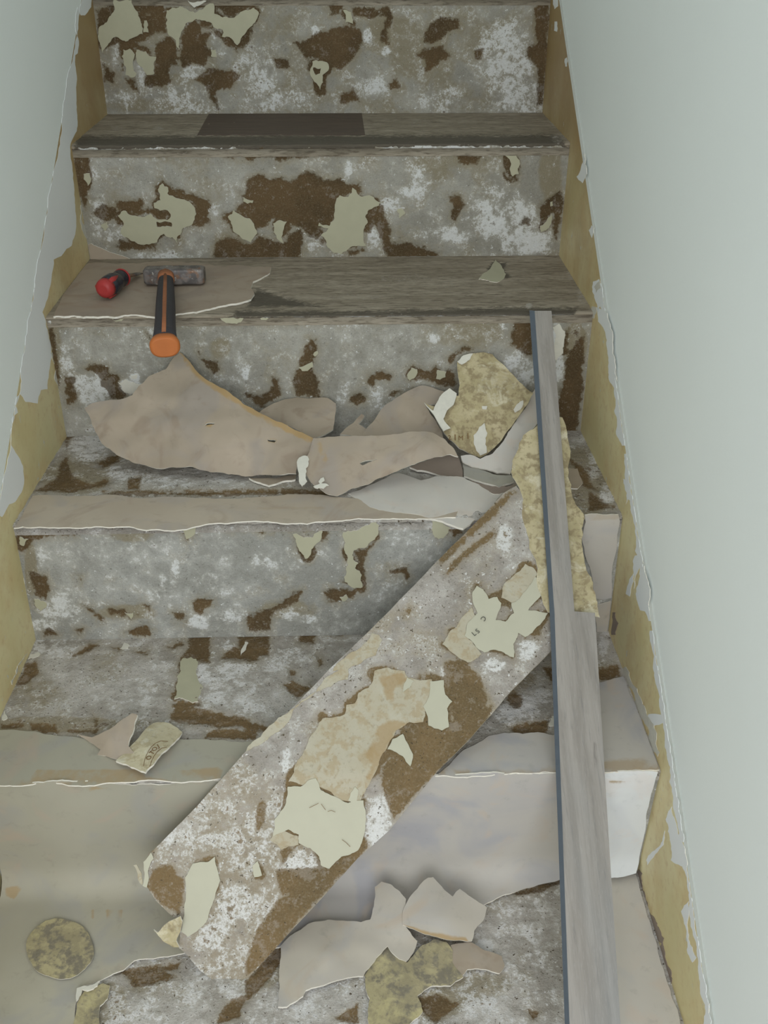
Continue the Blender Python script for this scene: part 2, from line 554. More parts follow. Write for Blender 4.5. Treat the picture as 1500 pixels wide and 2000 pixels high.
def sheet(name, outline, surf, mats, parent=None, thick=.0015, step=14.0, lift=None, rag=.08, seg=7.0, holes=(), attrs=None, wrinkle=0.0, off=0.0, smooth=None):
    """A thin sheet: outline set on a surface of the flight, meshed inside, bent by lift and given thickness.
    lift: control points (px, py, metres) raising the sheet off the surface."""
    rnd = random.Random(hash(name) % 1000 + int(outline[0][0]) * 7 + int(outline[0][1]))
    rnd = random.Random(int(outline[0][0] * 13 + outline[0][1] * 7 + len(outline)))
    poly = ragged(outline, rag, seg, rnd)
    hol = [ragged(h, rag, seg, rnd) for h in holes]
    pts = [Vector(p) for p in poly]
    edges = [(i, (i + 1) % len(poly)) for i in range(len(poly))]
    for h in hol:
        s = len(pts)
        pts += [Vector(p) for p in h]
        edges += [(s + i, s + (i + 1) % len(h)) for i in range(len(h))]
    a = np.array(poly)
    x0, y0 = a.min(0); x1, y1 = a.max(0)
    if step:
        gx, gy = np.meshgrid(np.arange(x0 + step / 2, x1, step), np.arange(y0 + step / 2, y1, step))
        g = np.stack([gx.ravel(), gy.ravel()], -1)
        g[:, 0] += (np.round((g[:, 1] - y0) / step) % 2) * step * .5
        m = sdist(poly, g, 30) > min(step * .45, 5)
        for h in hol:
            m &= sdist(h, g, 30) < -min(step * .45, 5)
        pts += [Vector(p) for p in g[m]]
    vs, es, fs, *_ = delaunay_2d_cdt(pts, edges, [], 0, 1e-4)
    Q = np.array([(v.x, v.y) for v in vs])
    F = np.array([f for f in fs if len(f) == 3])
    cen = Q[F].mean(1)
    keep = inside(poly, cen)
    for h in hol:
        keep &= ~inside(h, cen)
    F = F[keep]
    used = np.unique(F)
    rem = -np.ones(len(Q), int); rem[used] = np.arange(len(used))
    Q = Q[used]; F = rem[F]
    P = surf.hit(Q)
    if isinstance(surf, Prof):
        F = F[(abs(P[F, 0]) < Wd - .001).any(1)]
        P[:, 0] = np.clip(P[:, 0], -Wd + .001, Wd - .001)
    view = CAM - P
    view /= np.linalg.norm(view, axis=1)[:, None]
    L = np.full(len(Q), float(off))
    if lift:
        L += rbf(lift, Q)
    if wrinkle:
        L += (vnoise(P, 22, 3) - .5) * wrinkle + (vnoise(P, 60, 5) - .5) * wrinkle * .35 - abs(vnoise(P, 30, 8) - .5) * wrinkle * 1.2
    P = P + view * L[:, None]
    # orient towards the camera
    n = np.cross(P[F[:, 1]] - P[F[:, 0]], P[F[:, 2]] - P[F[:, 0]])
    flip = (n * view[F[:, 0]]).sum(1) < 0
    F[flip] = F[flip][:, ::-1]
    n[flip] *= -1
    vn = np.zeros_like(P)
    for k in range(3):
        np.add.at(vn, F[:, k], n)
    vn /= np.maximum(np.linalg.norm(vn, axis=1), 1e-12)[:, None]
    nv = len(P)
    V = np.vstack([P, P - vn * thick])
    he = {}
    for f in F:
        for k in range(3):
            he[(f[k], f[(k + 1) % 3])] = 1
    bound = [(a_, b_) for (a_, b_) in he if (b_, a_) not in he]
    faces = [tuple(f) for f in F] + [tuple(f[::-1] + nv) for f in F] + [(b_, a_, a_ + nv, b_ + nv) for a_, b_ in bound]
    mi = [0] * len(F) + [2 if isinstance(mats, list) and len(mats) > 2 else 0] * len(F) + [1 if isinstance(mats, list) and len(mats) > 1 else 0] * len(bound)
    sm = bool(lift) or wrinkle > 0 if smooth is None else smooth
    smf = [sm] * (2 * len(F)) + [False] * len(bound)
    at = None
    if attrs:
        at = {k: np.tile(fn(Q), 2) for k, fn in attrs.items()}
    o = mesh_obj(name, V, faces, mats, parent, mi, smf, at)
    if sm:                                     # crisp torn edges: the rim does not shade round
        bs = {(min(a_, b_), max(a_, b_)) for a_, b_ in bound}
        bs |= {(a_ + nv, b_ + nv) for a_, b_ in bs}
        ev = np.zeros(len(o.data.edges) * 2, np.int32); o.data.edges.foreach_get('vertices', ev); ev.shape = (-1, 2)
        sh = o.data.attributes.new('sharp_edge', 'BOOLEAN', 'EDGE')
        sh.data.foreach_set('value', np.array([(min(i, j), max(i, j)) in bs for i, j in ev.tolist()], bool))
    return o


def box_mesh(name, pts8, mat, parent=None):
    """eight corners: bottom ring then top ring"""
    f = [(3, 2, 1, 0), (4, 5, 6, 7), (0, 1, 5, 4), (1, 2, 6, 5), (2, 3, 7, 6), (3, 0, 4, 7)]
    return mesh_obj(name, pts8, f, mat, parent)


def box(name, x0, x1, y0, y1, z0, z1, mat, parent=None):
    return box_mesh(name, [(x0, y0, z0), (x1, y0, z0), (x1, y1, z0), (x0, y1, z0), (x0, y0, z1), (x1, y0, z1), (x1, y1, z1), (x0, y1, z1)], mat, parent)


def resample(pts, d):
    out = [np.array(pts[0], float)]
    for a, b in zip(pts[:-1], pts[1:]):
        a, b = np.array(a, float), np.array(b, float)
        k = max(1, int(round(np.linalg.norm(b - a) / d)))
        out += [a + (b - a) * (i + 1) / k for i in range(k)]
    return np.array(out)

# ------------------------------------------------------------------ walls, floor, string boards
LED = 0.062                                   # string board rises this far above the nosings
ST = 0.004                                    # and stands this far proud of the wall
yA, yB = -.60, 1.60
tag(box('wall_left', -Wd - .0006 - .12, -Wd - .0006, yA, yB, 0, 2.9, MT['wall']), 'smooth pale grey-green plaster wall left of the stairs', None, None, 'structure')
tag(box('wall_right', Wd + ST, Wd + ST + .12, yA, yB, 0, 2.9, MT['wall']), 'smooth pale grey-green plaster wall right of the stairs', None, None, 'structure')
tag(box('shade_slab', -Wd - .12, Wd + .12, .30, yB, 2.20, 2.30, MT['wall']), 'unseen white slab added to darken the upper stairs', None, None, 'structure')  # out of view, added to block overhead light from the upper steps
tag(box('shade_wall', -Wd - .12, Wd + .12, yB, yB + .1, 0, 2.30, MT['wall']), 'unseen white end wall added to darken the top of the stairs', None, None, 'structure')  # out of view, added with the slab to keep the top darker
tag(box('floor', -1.5, 1.5, -3.2, -.27, -.05, 0, MT['floor']), 'hall floor at the foot of the stairs', None, None, 'structure')


def string_board(name, sx, label):
    y0, y1 = -.42, 1.45
    zt = lambda y: y * NSL + ZO + LED
    prof = [(y0, 0.0), (y1, 0.0), (y1, zt(y1)), (y0, zt(y0))]
    xi, xo = sx * Wd, sx * (Wd + (ST if sx > 0 else .0006))
    if sx < 0: xi, xo = xo, xi
    V = [(xi, y, z) for y, z in prof] + [(xo, y, z) for y, z in prof]
    F = [(0, 1, 2, 3), (7, 6, 5, 4), (0, 4, 5, 1), (1, 5, 6, 2), (2, 6, 7, 3), (3, 7, 4, 0)]
    mi = [0, 0, 0, 0, 1, 0]
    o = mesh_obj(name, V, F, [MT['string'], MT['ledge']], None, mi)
    return tag(o, label, None, None, 'structure')


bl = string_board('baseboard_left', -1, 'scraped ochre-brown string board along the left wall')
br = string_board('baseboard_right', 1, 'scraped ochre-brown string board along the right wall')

# ------------------------------------------------------------------ what is left on each riser and tread
A0 = lambda s: T(s, 150, 0, 3)
B0_ = lambda s: T(s, 600, 0, 3)
A1 = lambda s: T(s, 120, 260, 3)
B1_ = lambda s: T(s, 600, 260, 3)
A2 = lambda s: T(s, 80, 590, 3)
B2_ = lambda s: T(s, 560, 590, 3)
A3 = lambda s: T(s, 30, 1000, 3)
B3_ = lambda s: T(s, 500, 980, 3)
C3 = lambda s: T(s, 850, 950, 3.6375)
A4 = lambda s: T(s, 0, 1350, 3)
A5 = lambda s: T(s, 480, 1280, 3)
A6 = lambda s: T(s, 0, 1600, 3)
A7 = lambda s: T(s, 480, 1600, 3)
A8 = lambda s: T(s, 900, 1480, 3)

BROWN = {}
BROWN['r0'] = [A0('320,0 500,0 520,60 530,190 440,200 430,80 400,100 380,120 345,60'),
               A0('455,260 540,210 590,250 600,390 545,400 560,470 500,520 400,500 395,450 450,440 465,330'),
               A0('600,380 610,200 650,130 690,110 725,140 730,200 790,190 760,260 770,330 745,390 680,370 620,400'),
               A0('220,220 300,240 345,215 360,250 430,290 435,330 350,290 270,290 290,420 265,430 255,300'),
               A0('275,460 340,460 365,545 310,510'),
               A0('690,470 760,400 900,410 960,440 900,520 820,540 830,640 770,580 760,510'),
               A0('800,170 860,190 960,270 940,310 870,270 800,190'),
               A0('1270,250 1350,240 1400,195') + B0_('120,180 170,150 290,150 330,190 325,260 260,350 200,400 130,390 60,350') + A0('1400,360 1340,340 1310,290'),
               A0('1155,340 1240,350 1240,400 1170,400'), A0('640,0 660,30 700,60 780,25 760,0'), A0('805,30 900,100 1000,60 1060,30 1060,0 820,0'),
               A0('160,380 220,430 215,490 165,480'), A0('110,60 200,30 200,110 150,230 130,200'),
               B0_('420,200 460,100 400,60 470,30 500,100 475,180 485,260 430,260'),
               B0_('680,250 700,160 780,110 890,110 890,170 820,190 760,250 700,260'),
               B0_('640,320 690,280 800,270 840,330 760,380 700,420 680,340'),
               B0_('1330,40 1420,20 1410,300 1390,620 1340,620 1350,400 1280,330 1290,270 1340,250'),
               B0_('130,20 220,10 200,80 140,90'), B0_('200,560 270,510 310,600 200,600'), B0_('470,500 520,460 540,510 490,525'),
               B0_('980,300 1030,290 1020,350 985,350'), B0_('250,40 400,50 470,90 400,110 280,90')]
BROWN['r1'] = [A1('1050,90 1100,80 1420,70 1500,90 1500,130 1330,150 1270,175 1230,140 1150,150 1120,175 1060,140'),
               A1('1060,370 1090,330 1090,280 1160,235 1220,270 1290,260 1340,280 1420,230') + B1_('0,220 50,240 100,280 190,265 230,300 310,290 320,360 270,345 200,370 175,390 165,480 135,550 60,560 110,580 80,600 60,620 0,600')
               + A1('1420,560 1330,540 1310,520 1250,515 1200,540 1160,570 1140,560 1100,500 1050,480 1020,460 1030,440 1070,410'),
               A1('880,750 900,680 900,640 1000,600 1060,640 1100,645 1150,600 1200,620 1260,640 1300,650 1340,590 1400,560 1420,640 1400,740 1300,750 1100,760'),
               A1('550,310 590,270 640,310 740,350 860,390 880,420 860,480 870,530 800,550 770,540 780,430 720,390 640,370 620,320 560,380'),
               A1('320,400 470,390 480,440 540,440 620,460 620,510 560,510 520,475 440,490 360,460 320,440'),
               A1('170,470 240,420 320,440 330,490 360,530 330,550 310,500 260,520 200,490'),
               A1('305,670 340,620 420,640 560,645 550,690 430,690 360,695'), A1('550,518 645,522 645,552 560,552'),
               A1('110,110 160,110 170,240 130,230'), A1('70,80 110,100 120,230 150,320 150,450 120,430 80,300'),
               A1('380,60 405,60 400,120 380,110'), A1('950,120 1010,120 1010,150 955,150'),
               B1_('440,430 450,500 490,560 490,640 540,640 660,650 730,690 780,700 780,740 470,735 450,660 400,560 340,500 350,460 400,430'),
               B1_('870,110 960,130 1020,140 1000,180 890,190'), B1_('820,370 850,420 840,490 870,520 900,460 930,430 890,360'),
               B1_('1140,220 1190,260 1250,180 1230,280 1180,295 1150,260'), B1_('1240,540 1270,490 1310,500 1300,545'),
               B1_('1350,430 1390,400 1480,340 1500,400 1460,680 1440,600 1440,480 1370,560'), B1_('240,690 330,670 340,700 250,720'),
               B1_('0,70 400,75 400,100 200,120 0,120')]
BROWN['r2'] = [A2('80,110 160,90 200,120 120,150'), A2('330,80 680,80 680,115 450,120 400,100'),
               A2('790,70 1200,75 1500,80 1500,125 1400,115 1200,105 1000,100 820,125 790,110'),
               B2_('0,70 300,80 320,105 130,115 0,125'), B2_('480,100 560,70 640,90 530,120'), B2_('920,70 1100,80 1200,90 1210,130 1080,110 940,100'),
               B2_('1300,70 1440,60 1445,320 1400,320 1370,280 1310,250 1320,140'),
               A2('245,395 290,365 390,375 400,410 460,430 470,500 500,540 480,570 400,570 395,520 350,480 340,430'),
               A2('135,430 200,450 190,490 220,540 215,580 180,600 150,610'), A2('920,290 960,340 1040,350 1045,400 1010,415 940,350'),
               A2('1200,540 1290,550 1340,520 1350,440 1400,450 1410,550 1300,620 1250,590'), A2('600,160 640,200 640,220 620,190'),
               B2_('80,350 110,270 130,210 170,220 180,290 160,340 160,420 190,470 190,555 60,550 30,460 70,380'),
               B2_('370,550 420,530 470,560 450,590 410,605 370,590'), B2_('470,470 490,430 550,400 620,430 600,460 530,460 510,500'),
               B2_('760,390 900,420 960,380 990,420 1000,500 900,490 810,450 770,440'), B2_('680,520 740,500 640,550 590,560 600,520'),
               T('1110,612 1144,608 1140,626 1112,628'), T('1104,700 1142,650 1138,760 1128,845 1096,845 1090,800 1090,770 1102,742'), T('1100,650 1112,640 1110,700 1098,690'),
               T('92,640 104,640 118,740 112,760 100,700'), B2_('1040,250 1100,280 1010,300 960,370 940,330')]
BROWN['r3'] = [A3('40,100 150,80 280,90 350,90 350,140 240,130 130,155 70,150'), A3('370,90 600,70 580,100 400,100'), A3('1200,60 1500,55 1500,120 1380,95 1250,105'),
               B3_('0,110 200,95 410,100 400,150 360,170 200,170 30,185 0,170'), B3_('500,110 600,100 700,100 600,150 510,170'),
               A3('80,350 180,380 200,450 180,520 120,490 95,420'), A3('640,710 770,650 800,690 790,720 700,730'), A3('160,690 200,680 250,720 170,730'),
               A3('380,540 440,560 520,620 500,640 450,600'), A3('920,590 980,590 1005,640 940,640'), A3('1040,530 1080,500 1170,510 1160,540 1110,570 1090,600 1050,580'),
               A3('1360,600 1460,580') + B3_('0,640 90,630 220,530 280,520 250,590 100,640 80,750') + A3('1370,690 1350,640'),
               A3('360,370 385,370 380,420'), A3('530,560 650,570 640,610 550,600'), A3('740,540 800,540 790,580'), A3('350,690 400,680 380,725'), A3('700,590 725,600 715,620'),
               B3_('400,530 440,510 590,510 580,560 500,590 420,590'), B3_('570,290 640,275 700,230 660,290 640,350 620,420 580,410 600,350 570,320'),
               B3_('790,410 880,390 900,430 890,460 870,420'), B3_('1150,150 1200,150 1210,190 1160,210')]
BROWN['t4'] = [A3('1035,690 1140,680 1140,890 1070,880 985,850'), A3('930,1100 1070,1110 1040,1150 1200,1170 1330,1200 1500,1260 1500,1290 1200,1260 900,1230'),
               A3('1300,710 1480,700') + B3_('80,750 75,900') + A3('1390,880 1200,860 1230,820 1310,790'),
               A3('340,840 440,770 490,780 400,830'), A3('700,820 780,810 770,840'), A3('560,790 620,800 600,820'), A3('890,790 970,760 990,780 920,800'),
               A3('20,990 60,890 130,870 140,940 80,1000 10,1010'),
               A4('0,180 140,190 150,215 0,220'), A4('170,180 330,190 340,250 180,230'), A4('340,230 580,220 580,250'), A4('540,130 580,170 560,220'),
               A4('1200,230 1500,210 1500,280 1200,280'),
               B3_('165,1070 210,1050 270,1080 320,1070 330,1090 250,1145 190,1100'), B3_('280,740 350,780 340,830 250,820'), B3_('360,900 400,950 370,960'),
               B3_('440,770 540,760 500,785'), B3_('190,980 240,990 210,1060'), C3('510,1700 560,1700 800,1650 790,1760 580,1760'), C3('500,1500 560,1450 620,1500 600,1570 530,1560'),
               C3('770,1290 830,1290 830,1390'), C3('1150,1290 1300,1270 1310,1350 1160,1390'), C3('680,1060 820,930 830,1030 740,1110')]
BROWN['t3'] = [T('70,958 110,935 120,900 130,890 140,930 180,945 210,930 215,948 130,962'), T('120,850 140,842 150,850 130,870'), T('190,905 240,880 230,900 200,915'),
               T('250,935 275,930 270,955 250,955'), T('200,960 640,955 640,968 200,968'), T('1105,890 1135,910 1150,930 1170,960 1140,950 1120,910'), T('1150,960 1200,990 1150,1000')]
BROWN['t5'] = [A6('650,900 760,880 1060,830 1050,880 900,900 780,920'), T('480,1915 555,1835 590,1830 560,1870 520,1920 480,1960'), A8('300,790 460,750 590,720 460,790 330,810'),
               A8('390,1470 470,1490 420,1540'), T('440,1960 480,1945 470,1990 420,2000'), T('800,1950 860,1940 900,1960 850,2000'), T('650,1990 700,1960 700,2000'), T('245,1905 330,1895 350,1910 260,1930')]
BROWN['t2'] = [T('460,604 700,606 1000,598 1130,600 1120,620 450,622'), T('500,560 560,580 640,600 480,600')]
BROWN['t1'] = [T('150,264 640,262 1100,262 1108,298 142,300')]

WHITE = {}
WHITE['r0'] = [(990, 130, 55, 90, .75), (1020, 185, 75, 35, .8), (720, 170, 40, 25, .6), (716, 68, 10, 16, 1), (753, 100, 9, 9, 1), (360, 190, 90, 30, .55), (500, 150, 45, 40, .6), (535, 195, 60, 22, .6),
               (225, 90, 10, 40, .6), (275, 140, 10, 40, .7), (240, 195, 40, 16, .5), (430, 85, 25, 30, .5), (380, 140, 30, 14, .6), (850, 190, 60, 22, .4), (615, 60, 8, 9, 1), (260, 4, 40, 6, .7)]
WHITE['r1'] = [(985, 430, 80, 40, .85), (1030, 470, 60, 26, .9), (880, 458, 60, 14, .8), (820, 350, 22, 30, .7), (805, 375, 24, 14, .9), (765, 400, 22, 14, .6), (735, 455, 16, 22, .8), (190, 420, 16, 45, .6),
               (225, 455, 24, 22, .6), (420, 410, 14, 14, .6), (400, 285, 230, 6, .55), (900, 283, 200, 8, .7), (640, 290, 50, 8, .6), (970, 360, 26, 26, .5), (1085, 290, 18, 10, .6), (680, 335, 7, 22, .7),
               (620, 470, 30, 14, .45), (300, 500, 60, 9, .55), (180, 350, 12, 60, .35), (170, 290, 20, 6, .8)]
WHITE['r2'] = [(185, 760, 42, 34, 1.0), (250, 755, 26, 14, 1), (262, 737, 10, 8, .9), (130, 710, 16, 40, .5), (705, 625, 26, 12, .75), (850, 660, 10, 9, 1), (668, 770, 14, 18, .6), (745, 775, 26, 26, .6),
               (1020, 720, 32, 36, .75), (1085, 665, 14, 30, .9), (1092, 720, 12, 26, .8), (480, 730, 8, 14, .7), (820, 616, 60, 5, .6), (560, 745, 22, 12, .5), (270, 640, 60, 60, .22), (985, 630, 10, 22, .6), (95, 628, 10, 6, 1)]
WHITE['r3'] = [(340, 1122, 10, 24, .9), (318, 1140, 8, 24, .6), (80, 1090, 10, 26, .6), (120, 1190, 46, 32, .6), (390, 1215, 20, 12, 1), (450, 1202, 34, 12, .7), (505, 1093, 26, 12, .6), (300, 1170, 14, 24, .5), (90, 1220, 40, 12, .7),
               (570, 1205, 16, 10, .7), (600, 1210, 22, 9, .7), (640, 1018, 60, 6, .7), (220, 1030, 30, 6, .6), (430, 1160, 20, 9, .5), (700, 1060, 80, 40, .12), (300, 1020, 120, 5, .7)]
WHITE['t4'] = [(445, 1345, 60, 60, .42), (400, 1320, 14, 26, .7), (100, 1260, 55, 22, .5), (60, 1310, 30, 20, .3), (560, 1290, 40, 26, .4), (1030, 1380, 48, 24, .75), (985, 1395, 24, 22, .8), (1060, 1360, 16, 22, .7), (1050, 1265, 22, 30, .5),
               (440, 1260, 12, 14, .5), (480, 1380, 40, 20, .35), (1180, 1260, 10, 30, .8), (270, 1340, 60, 50, .15), (350, 1408, 30, 5, .8)]
WHITE['t3'] = [(175, 870, 38, 26, 1.0), (150, 850, 24, 18, .9), (240, 925, 36, 16, .5), (330, 940, 60, 14, .35), (430, 945, 60, 10, .4), (1160, 920, 10, 40, .5), (1185, 970, 14, 22, .8), (250, 966, 80, 4, .7), (500, 966, 80, 4, .5)]
WHITE['t5'] = [(430, 1900, 70, 50, .35), (300, 1930, 60, 40, .3), (280, 1975, 30, 20, .5), (1000, 1820, 60, 40, .35), (1030, 1770, 50, 30, .35), (950, 1845, 20, 14, .8), (600, 1960, 60, 40, .15), (1060, 1900, 40, 80, .2), (540, 1890, 30, 30, .4), (930, 1960, 40, 30, .35), (600, 1950, 700, 140, .22)]
WHITE['t2'] = [(790, 545, 70, 8, .35), (700, 580, 60, 6, .35), (1033, 597, 7, 5, 1), (880, 556, 50, 10, .25), (1120, 540, 20, 14, .5), (1140, 580, 14, 20, .6), (690, 505, 60, 6, .3)]
WHITE['t1'] = [(310, 250, 12, 5, .6), (230, 250, 16, 5, .5), (820, 240, 26, 7, .4), (1085, 240, 12, 8, .6), (400, 245, 40, 9, .12), (1090, 270, 14, 10, .6)]

OLIVE = {'r0': [(630, 110, 620, 160, .16), (770, 70, 60, 40, .5), (1060, 60, 20, 50, .5), (640, 130, 30, 10, .4), (800, 120, 50, 40, .3), (300, 205, 100, 14, .4)],  # wide first blob: olive tint that also paints the top riser's dimmer light
         'r1': [(630, 390, 620, 160, .08), (1075, 340, 22, 60, .6), (860, 320, 50, 30, .3), (450, 480, 40, 30, .4), (300, 290, 40, 20, .25)],
         'r2': [(1125, 670, 18, 34, .9), (105, 680, 14, 70, .5), (880, 640, 60, 40, .25), (300, 620, 180, 14, .4), (930, 640, 60, 40, .3), (430, 680, 20, 20, .4)],
         'r3': [(60, 1110, 12, 50, .7), (260, 1045, 40, 14, .5), (560, 1190, 60, 20, .35), (250, 1195, 60, 14, .5), (760, 1120, 40, 30, .15)],
         't4': [(60, 1350, 60, 40, .3), (100, 1415, 160, 12, .8), (230, 1310, 60, 40, .2), (1000, 1320, 40, 30, .4)],
         't3': [(150, 930, 60, 30, .4), (1140, 940, 60, 60, .8)], 't5': [(520, 1900, 60, 30, .4), (850, 1930, 100, 50, .5), (200, 1960, 40, 40, .6), (930, 1920, 60, 30, .4)], 't1': [], 't2': []}

DX = 0.0026
FLK = {}


def stair_grid(key, profile, mats, parent, name, label, depth, rough_amp):
    """one board of the flight with its residue: a fine surface over a solid back"""
    prof = resample(profile, DX)
    xs = np.linspace(-Wd, Wd, int(2 * Wd / DX) + 1)
    nv, nu = len(prof), len(xs)
    d = np.gradient(prof, axis=0)
    nn = np.stack([d[:, 1], -d[:, 0]], -1); nn /= np.linalg.norm(nn, axis=1)[:, None]
    if ((CAM[1:] - prof.mean(0)) @ nn[len(nn) // 4]) < 0: nn = -nn
    P = np.zeros((nv, nu, 3)); P[:, :, 0] = xs; P[:, :, 1] = prof[:, None, 0]; P[:, :, 2] = prof[:, None, 1]
    Nn = np.zeros_like(P); Nn[:, :, 1] = nn[:, None, 0]; Nn[:, :, 2] = nn[:, None, 1]
    P = P.reshape(-1, 3); Nn = Nn.reshape(-1, 3)
    px = proj(P)
    br_ = field(BROWN.get(key, []), px)
    if key in FLK:
        br_ = np.maximum(br_, np.minimum(field(FLK[key], px) + (vnoise(P, 45, 21) - .42) * 26, 8.0))
    wh = blobs(WHITE.get(key, []), px)
    ol = blobs(OLIVE.get(key, []), px)
    h = (vnoise(P, 90, 1) - .5) * rough_amp + (vnoise(P, 240, 2) - .5) * rough_amp * .8
    h += np.clip(wh, 0, 1) * (vnoise(P, 160, 4)) * .0014
    h -= np.clip((br_ + 3 * (vnoise(P, 150, 6) - .5) * 4) / 4, 0, 1) * .0011
    P2 = P + Nn * h[:, None]
    idx = np.arange(nv * nu).reshape(nv, nu)
    a, b, c, e = idx[:-1, :-1].ravel(), idx[:-1, 1:].ravel(), idx[1:, 1:].ravel(), idx[1:, :-1].ravel()
    F = np.stack([a, b, c, e], -1)
    n0 = np.cross(P[F[0, 1]] - P[F[0, 0]], P[F[0, 2]] - P[F[0, 0]])
    if n0 @ Nn[F[0, 0]] < 0: F = F[:, ::-1]
    faces = F.tolist()
    # solid back
    back = [(x, prof[j][0] + depth[0], prof[j][1] + depth[1]) for j in (0, nv - 1) for x in (-Wd, Wd)]
    k = nv * nu
    V = np.vstack([P2, np.array(back)])
    faces += [(idx[0, 0], idx[0, -1], k + 1, k), (idx[-1, 0], idx[-1, -1], k + 3, k + 2), (k, k + 1, k + 3, k + 2)]
    z4 = np.zeros(4)
    o = mesh_obj(name, V, faces, mats, parent, None, True, {'brown': np.concatenate([br_, z4 - 40]), 'white': np.concatenate([wh, z4]), 'olive': np.concatenate([ol, z4])})
    if label: o['label'] = label
    return o


# ------------------------------------------------------------------ flakes left on risers and treads (sub-parts)
FLAKES = []


def flakes(key, outlines, mat='flake'):
    FLAKES.append((key, outlines, mat))
    if mat == 'flake':
        FLK.setdefault(key, []).extend(p[0] if isinstance(p, tuple) else p for p in outlines)


def build_flakes(parent, surf, outlines, mat='flake', th=.0011, rag=.17, step=16):
    for p in outlines:
        hol = ()
        if isinstance(p, tuple): p, hol = p
        sheet('lino_flake', p, surf, [MT[mat], MT['edge']], parent, th, step, None, rag, 4.0, hol, None, 0, .0013)


flakes('r0', [A0('215,0 320,0 345,60 380,140 385,200 345,215 300,240 230,215 150,310 135,250 130,160 200,90 220,40'),
    A0('525,60 560,45 640,50 690,75 780,20 800,20 805,80 900,105 960,70 1035,45 1065,70 1050,120 985,200 940,265 850,215 855,175 800,160 790,135 740,120 700,110 650,130 610,200 600,295 580,235 535,200 530,120'),
    A0('270,290 310,285 340,320 330,390 350,430 340,450 285,440 275,360'), A0('350,290 430,330 465,335 455,430 410,440 350,360 345,310'),
    (A0('1380,360 1470,370 1475,410 1440,440 1425,530 1380,460 1370,400'), [A0('1385,395 1430,400 1425,430 1400,440')]), B0_('210,60 255,70 270,140 225,130'), A0('395,120 410,120 420,190 390,190'), A0('785,290 815,290 820,335 785,330')])
flakes('r0', [A0('650,3 760,3 730,25 690,45')], 'flake_pale')
flakes('r1', [(A1('330,485 360,455 400,480 460,490 520,475 560,510 620,510 640,490 610,450 545,440 540,410 580,395 565,330 590,295 625,320 620,355 660,375 720,390 775,430 770,530 705,565 680,650 650,610 600,590 560,640 430,635 370,610 345,580 365,530'), [A1('555,520 600,518 645,525 645,550 560,550')]),
    A1('975,490 1010,450 1050,480 1090,500 1130,545 1145,590 1110,640 1060,620 1010,580 1000,540'), A1('1240,530 1280,510 1320,520 1300,570 1300,645 1260,610 1245,570'), A1('1065,375 1125,395 1120,410 1065,400'),
    A1('130,240 165,235 175,270 155,310 130,270'), A1('230,540 265,520 275,550 255,575'),
    B1_('190,365 240,375 265,320 310,370 390,375 430,405 420,425 360,450 340,490 355,525 330,570 330,620 345,660 240,680 200,710 120,670 80,600 110,580 125,560 65,545 70,525 130,545 160,500 165,410'),
    B1_('1155,110 1210,120 1245,160 1240,240 1205,255 1190,200'), B1_('525,450 550,440 575,470 540,500'), B1_('1365,545 1430,470 1435,500 1400,570 1370,580'), B1_('1425,405 1438,400 1440,425 1425,430')])
flakes('r2', [A2('405,90 500,90 440,115'), A2('1050,95 1190,88 1170,120 1060,108'), B2_('705,430 730,385 765,395 760,430 720,460'), B2_('875,450 880,400 935,410 930,440'), B2_('70,385 150,350 155,380 90,405'), B2_('155,310 180,285 185,300 165,320'), A2('1285,95 1335,95 1320,105 1290,105')])
flakes('r2', [A2('450,470 500,455 540,470 590,480 560,530 490,530'), A2('525,430 565,425 560,450 530,450'), T('1080,640 1092,632 1104,648 1100,690 1086,705 1080,680')], 'flake_pale')
flakes('r3', [B3_('215,190 330,210 390,170 385,210 340,260 290,335 240,260'),
    B3_('510,180 540,170 640,140 700,110 720,140 710,200 640,270 570,290 570,340 600,360 580,390 620,430 625,500 600,505 520,470 530,420 540,370 515,280 525,240'),
    B3_('1030,110 1080,110 1140,150 1110,200 1070,220 1035,190'), B3_('490,560 530,545 540,565 510,585'), A3('975,75 1060,75 1055,110 1000,160 975,100'), A3('110,510 180,530 180,560 150,580 115,550'), A3('640,590 690,590 680,630'), A3('25,145 75,160 50,200 25,190')])
flakes('t2', [T('935,545 960,520 968,507 980,520 988,535 975,550 950,547')])
flakes('t4', [A3('985,855 1030,850 1060,860 1060,950 1100,1030 1070,1110 1000,1100 930,1095 950,1000 970,930')])
flakes('t4', [A3('60,870 75,830 130,820 150,835 120,850'), A3('610,800 640,765 670,780 660,800'), A3('1320,840 1345,760 1365,765 1340,815'), A4('10,165 30,110 45,155 20,170'), C3('805,1700 820,1640 845,1630 840,1700')], 'flake_pale')
stairs = tag(empty('staircase', (0, -.27, 0)), 'old wooden staircase stripped to patchy grey, white and brown risers and treads', 'staircase')
RIS, TRE = {}, {}
rl = {0: 'topmost riser, dark with olive-cream flakes and bare brown patches', 1: 'riser with a large bare brown patch and olive-cream flakes',
      2: 'grey riser behind the torn lino sheets', 3: 'blue-grey riser with white plaster streaks', 4: 'lowest riser in view, covered by lino', 5: 'riser rising from the hall floor'}
tl = {0: 'top tread above the picture', 1: 'dark worn wooden tread with a rectangular dark patch', 2: 'bare grey-brown wooden tread under the hammer', 3: 'tread strewn with torn lino',
      4: 'tread with two grey felt areas split by a brown gap', 5: 'lowest tread in view with grey and white residue'}
for i in range(0, 6):
    top, bot = N[i] + np.array([0, -.004]), B[i]
    RIS[i] = stair_grid('r%d' % i, [top, bot], MT['riser' if i < 3 else 'riser_cool'], stairs, 'riser', rl[i], (.02, 0), .0006)
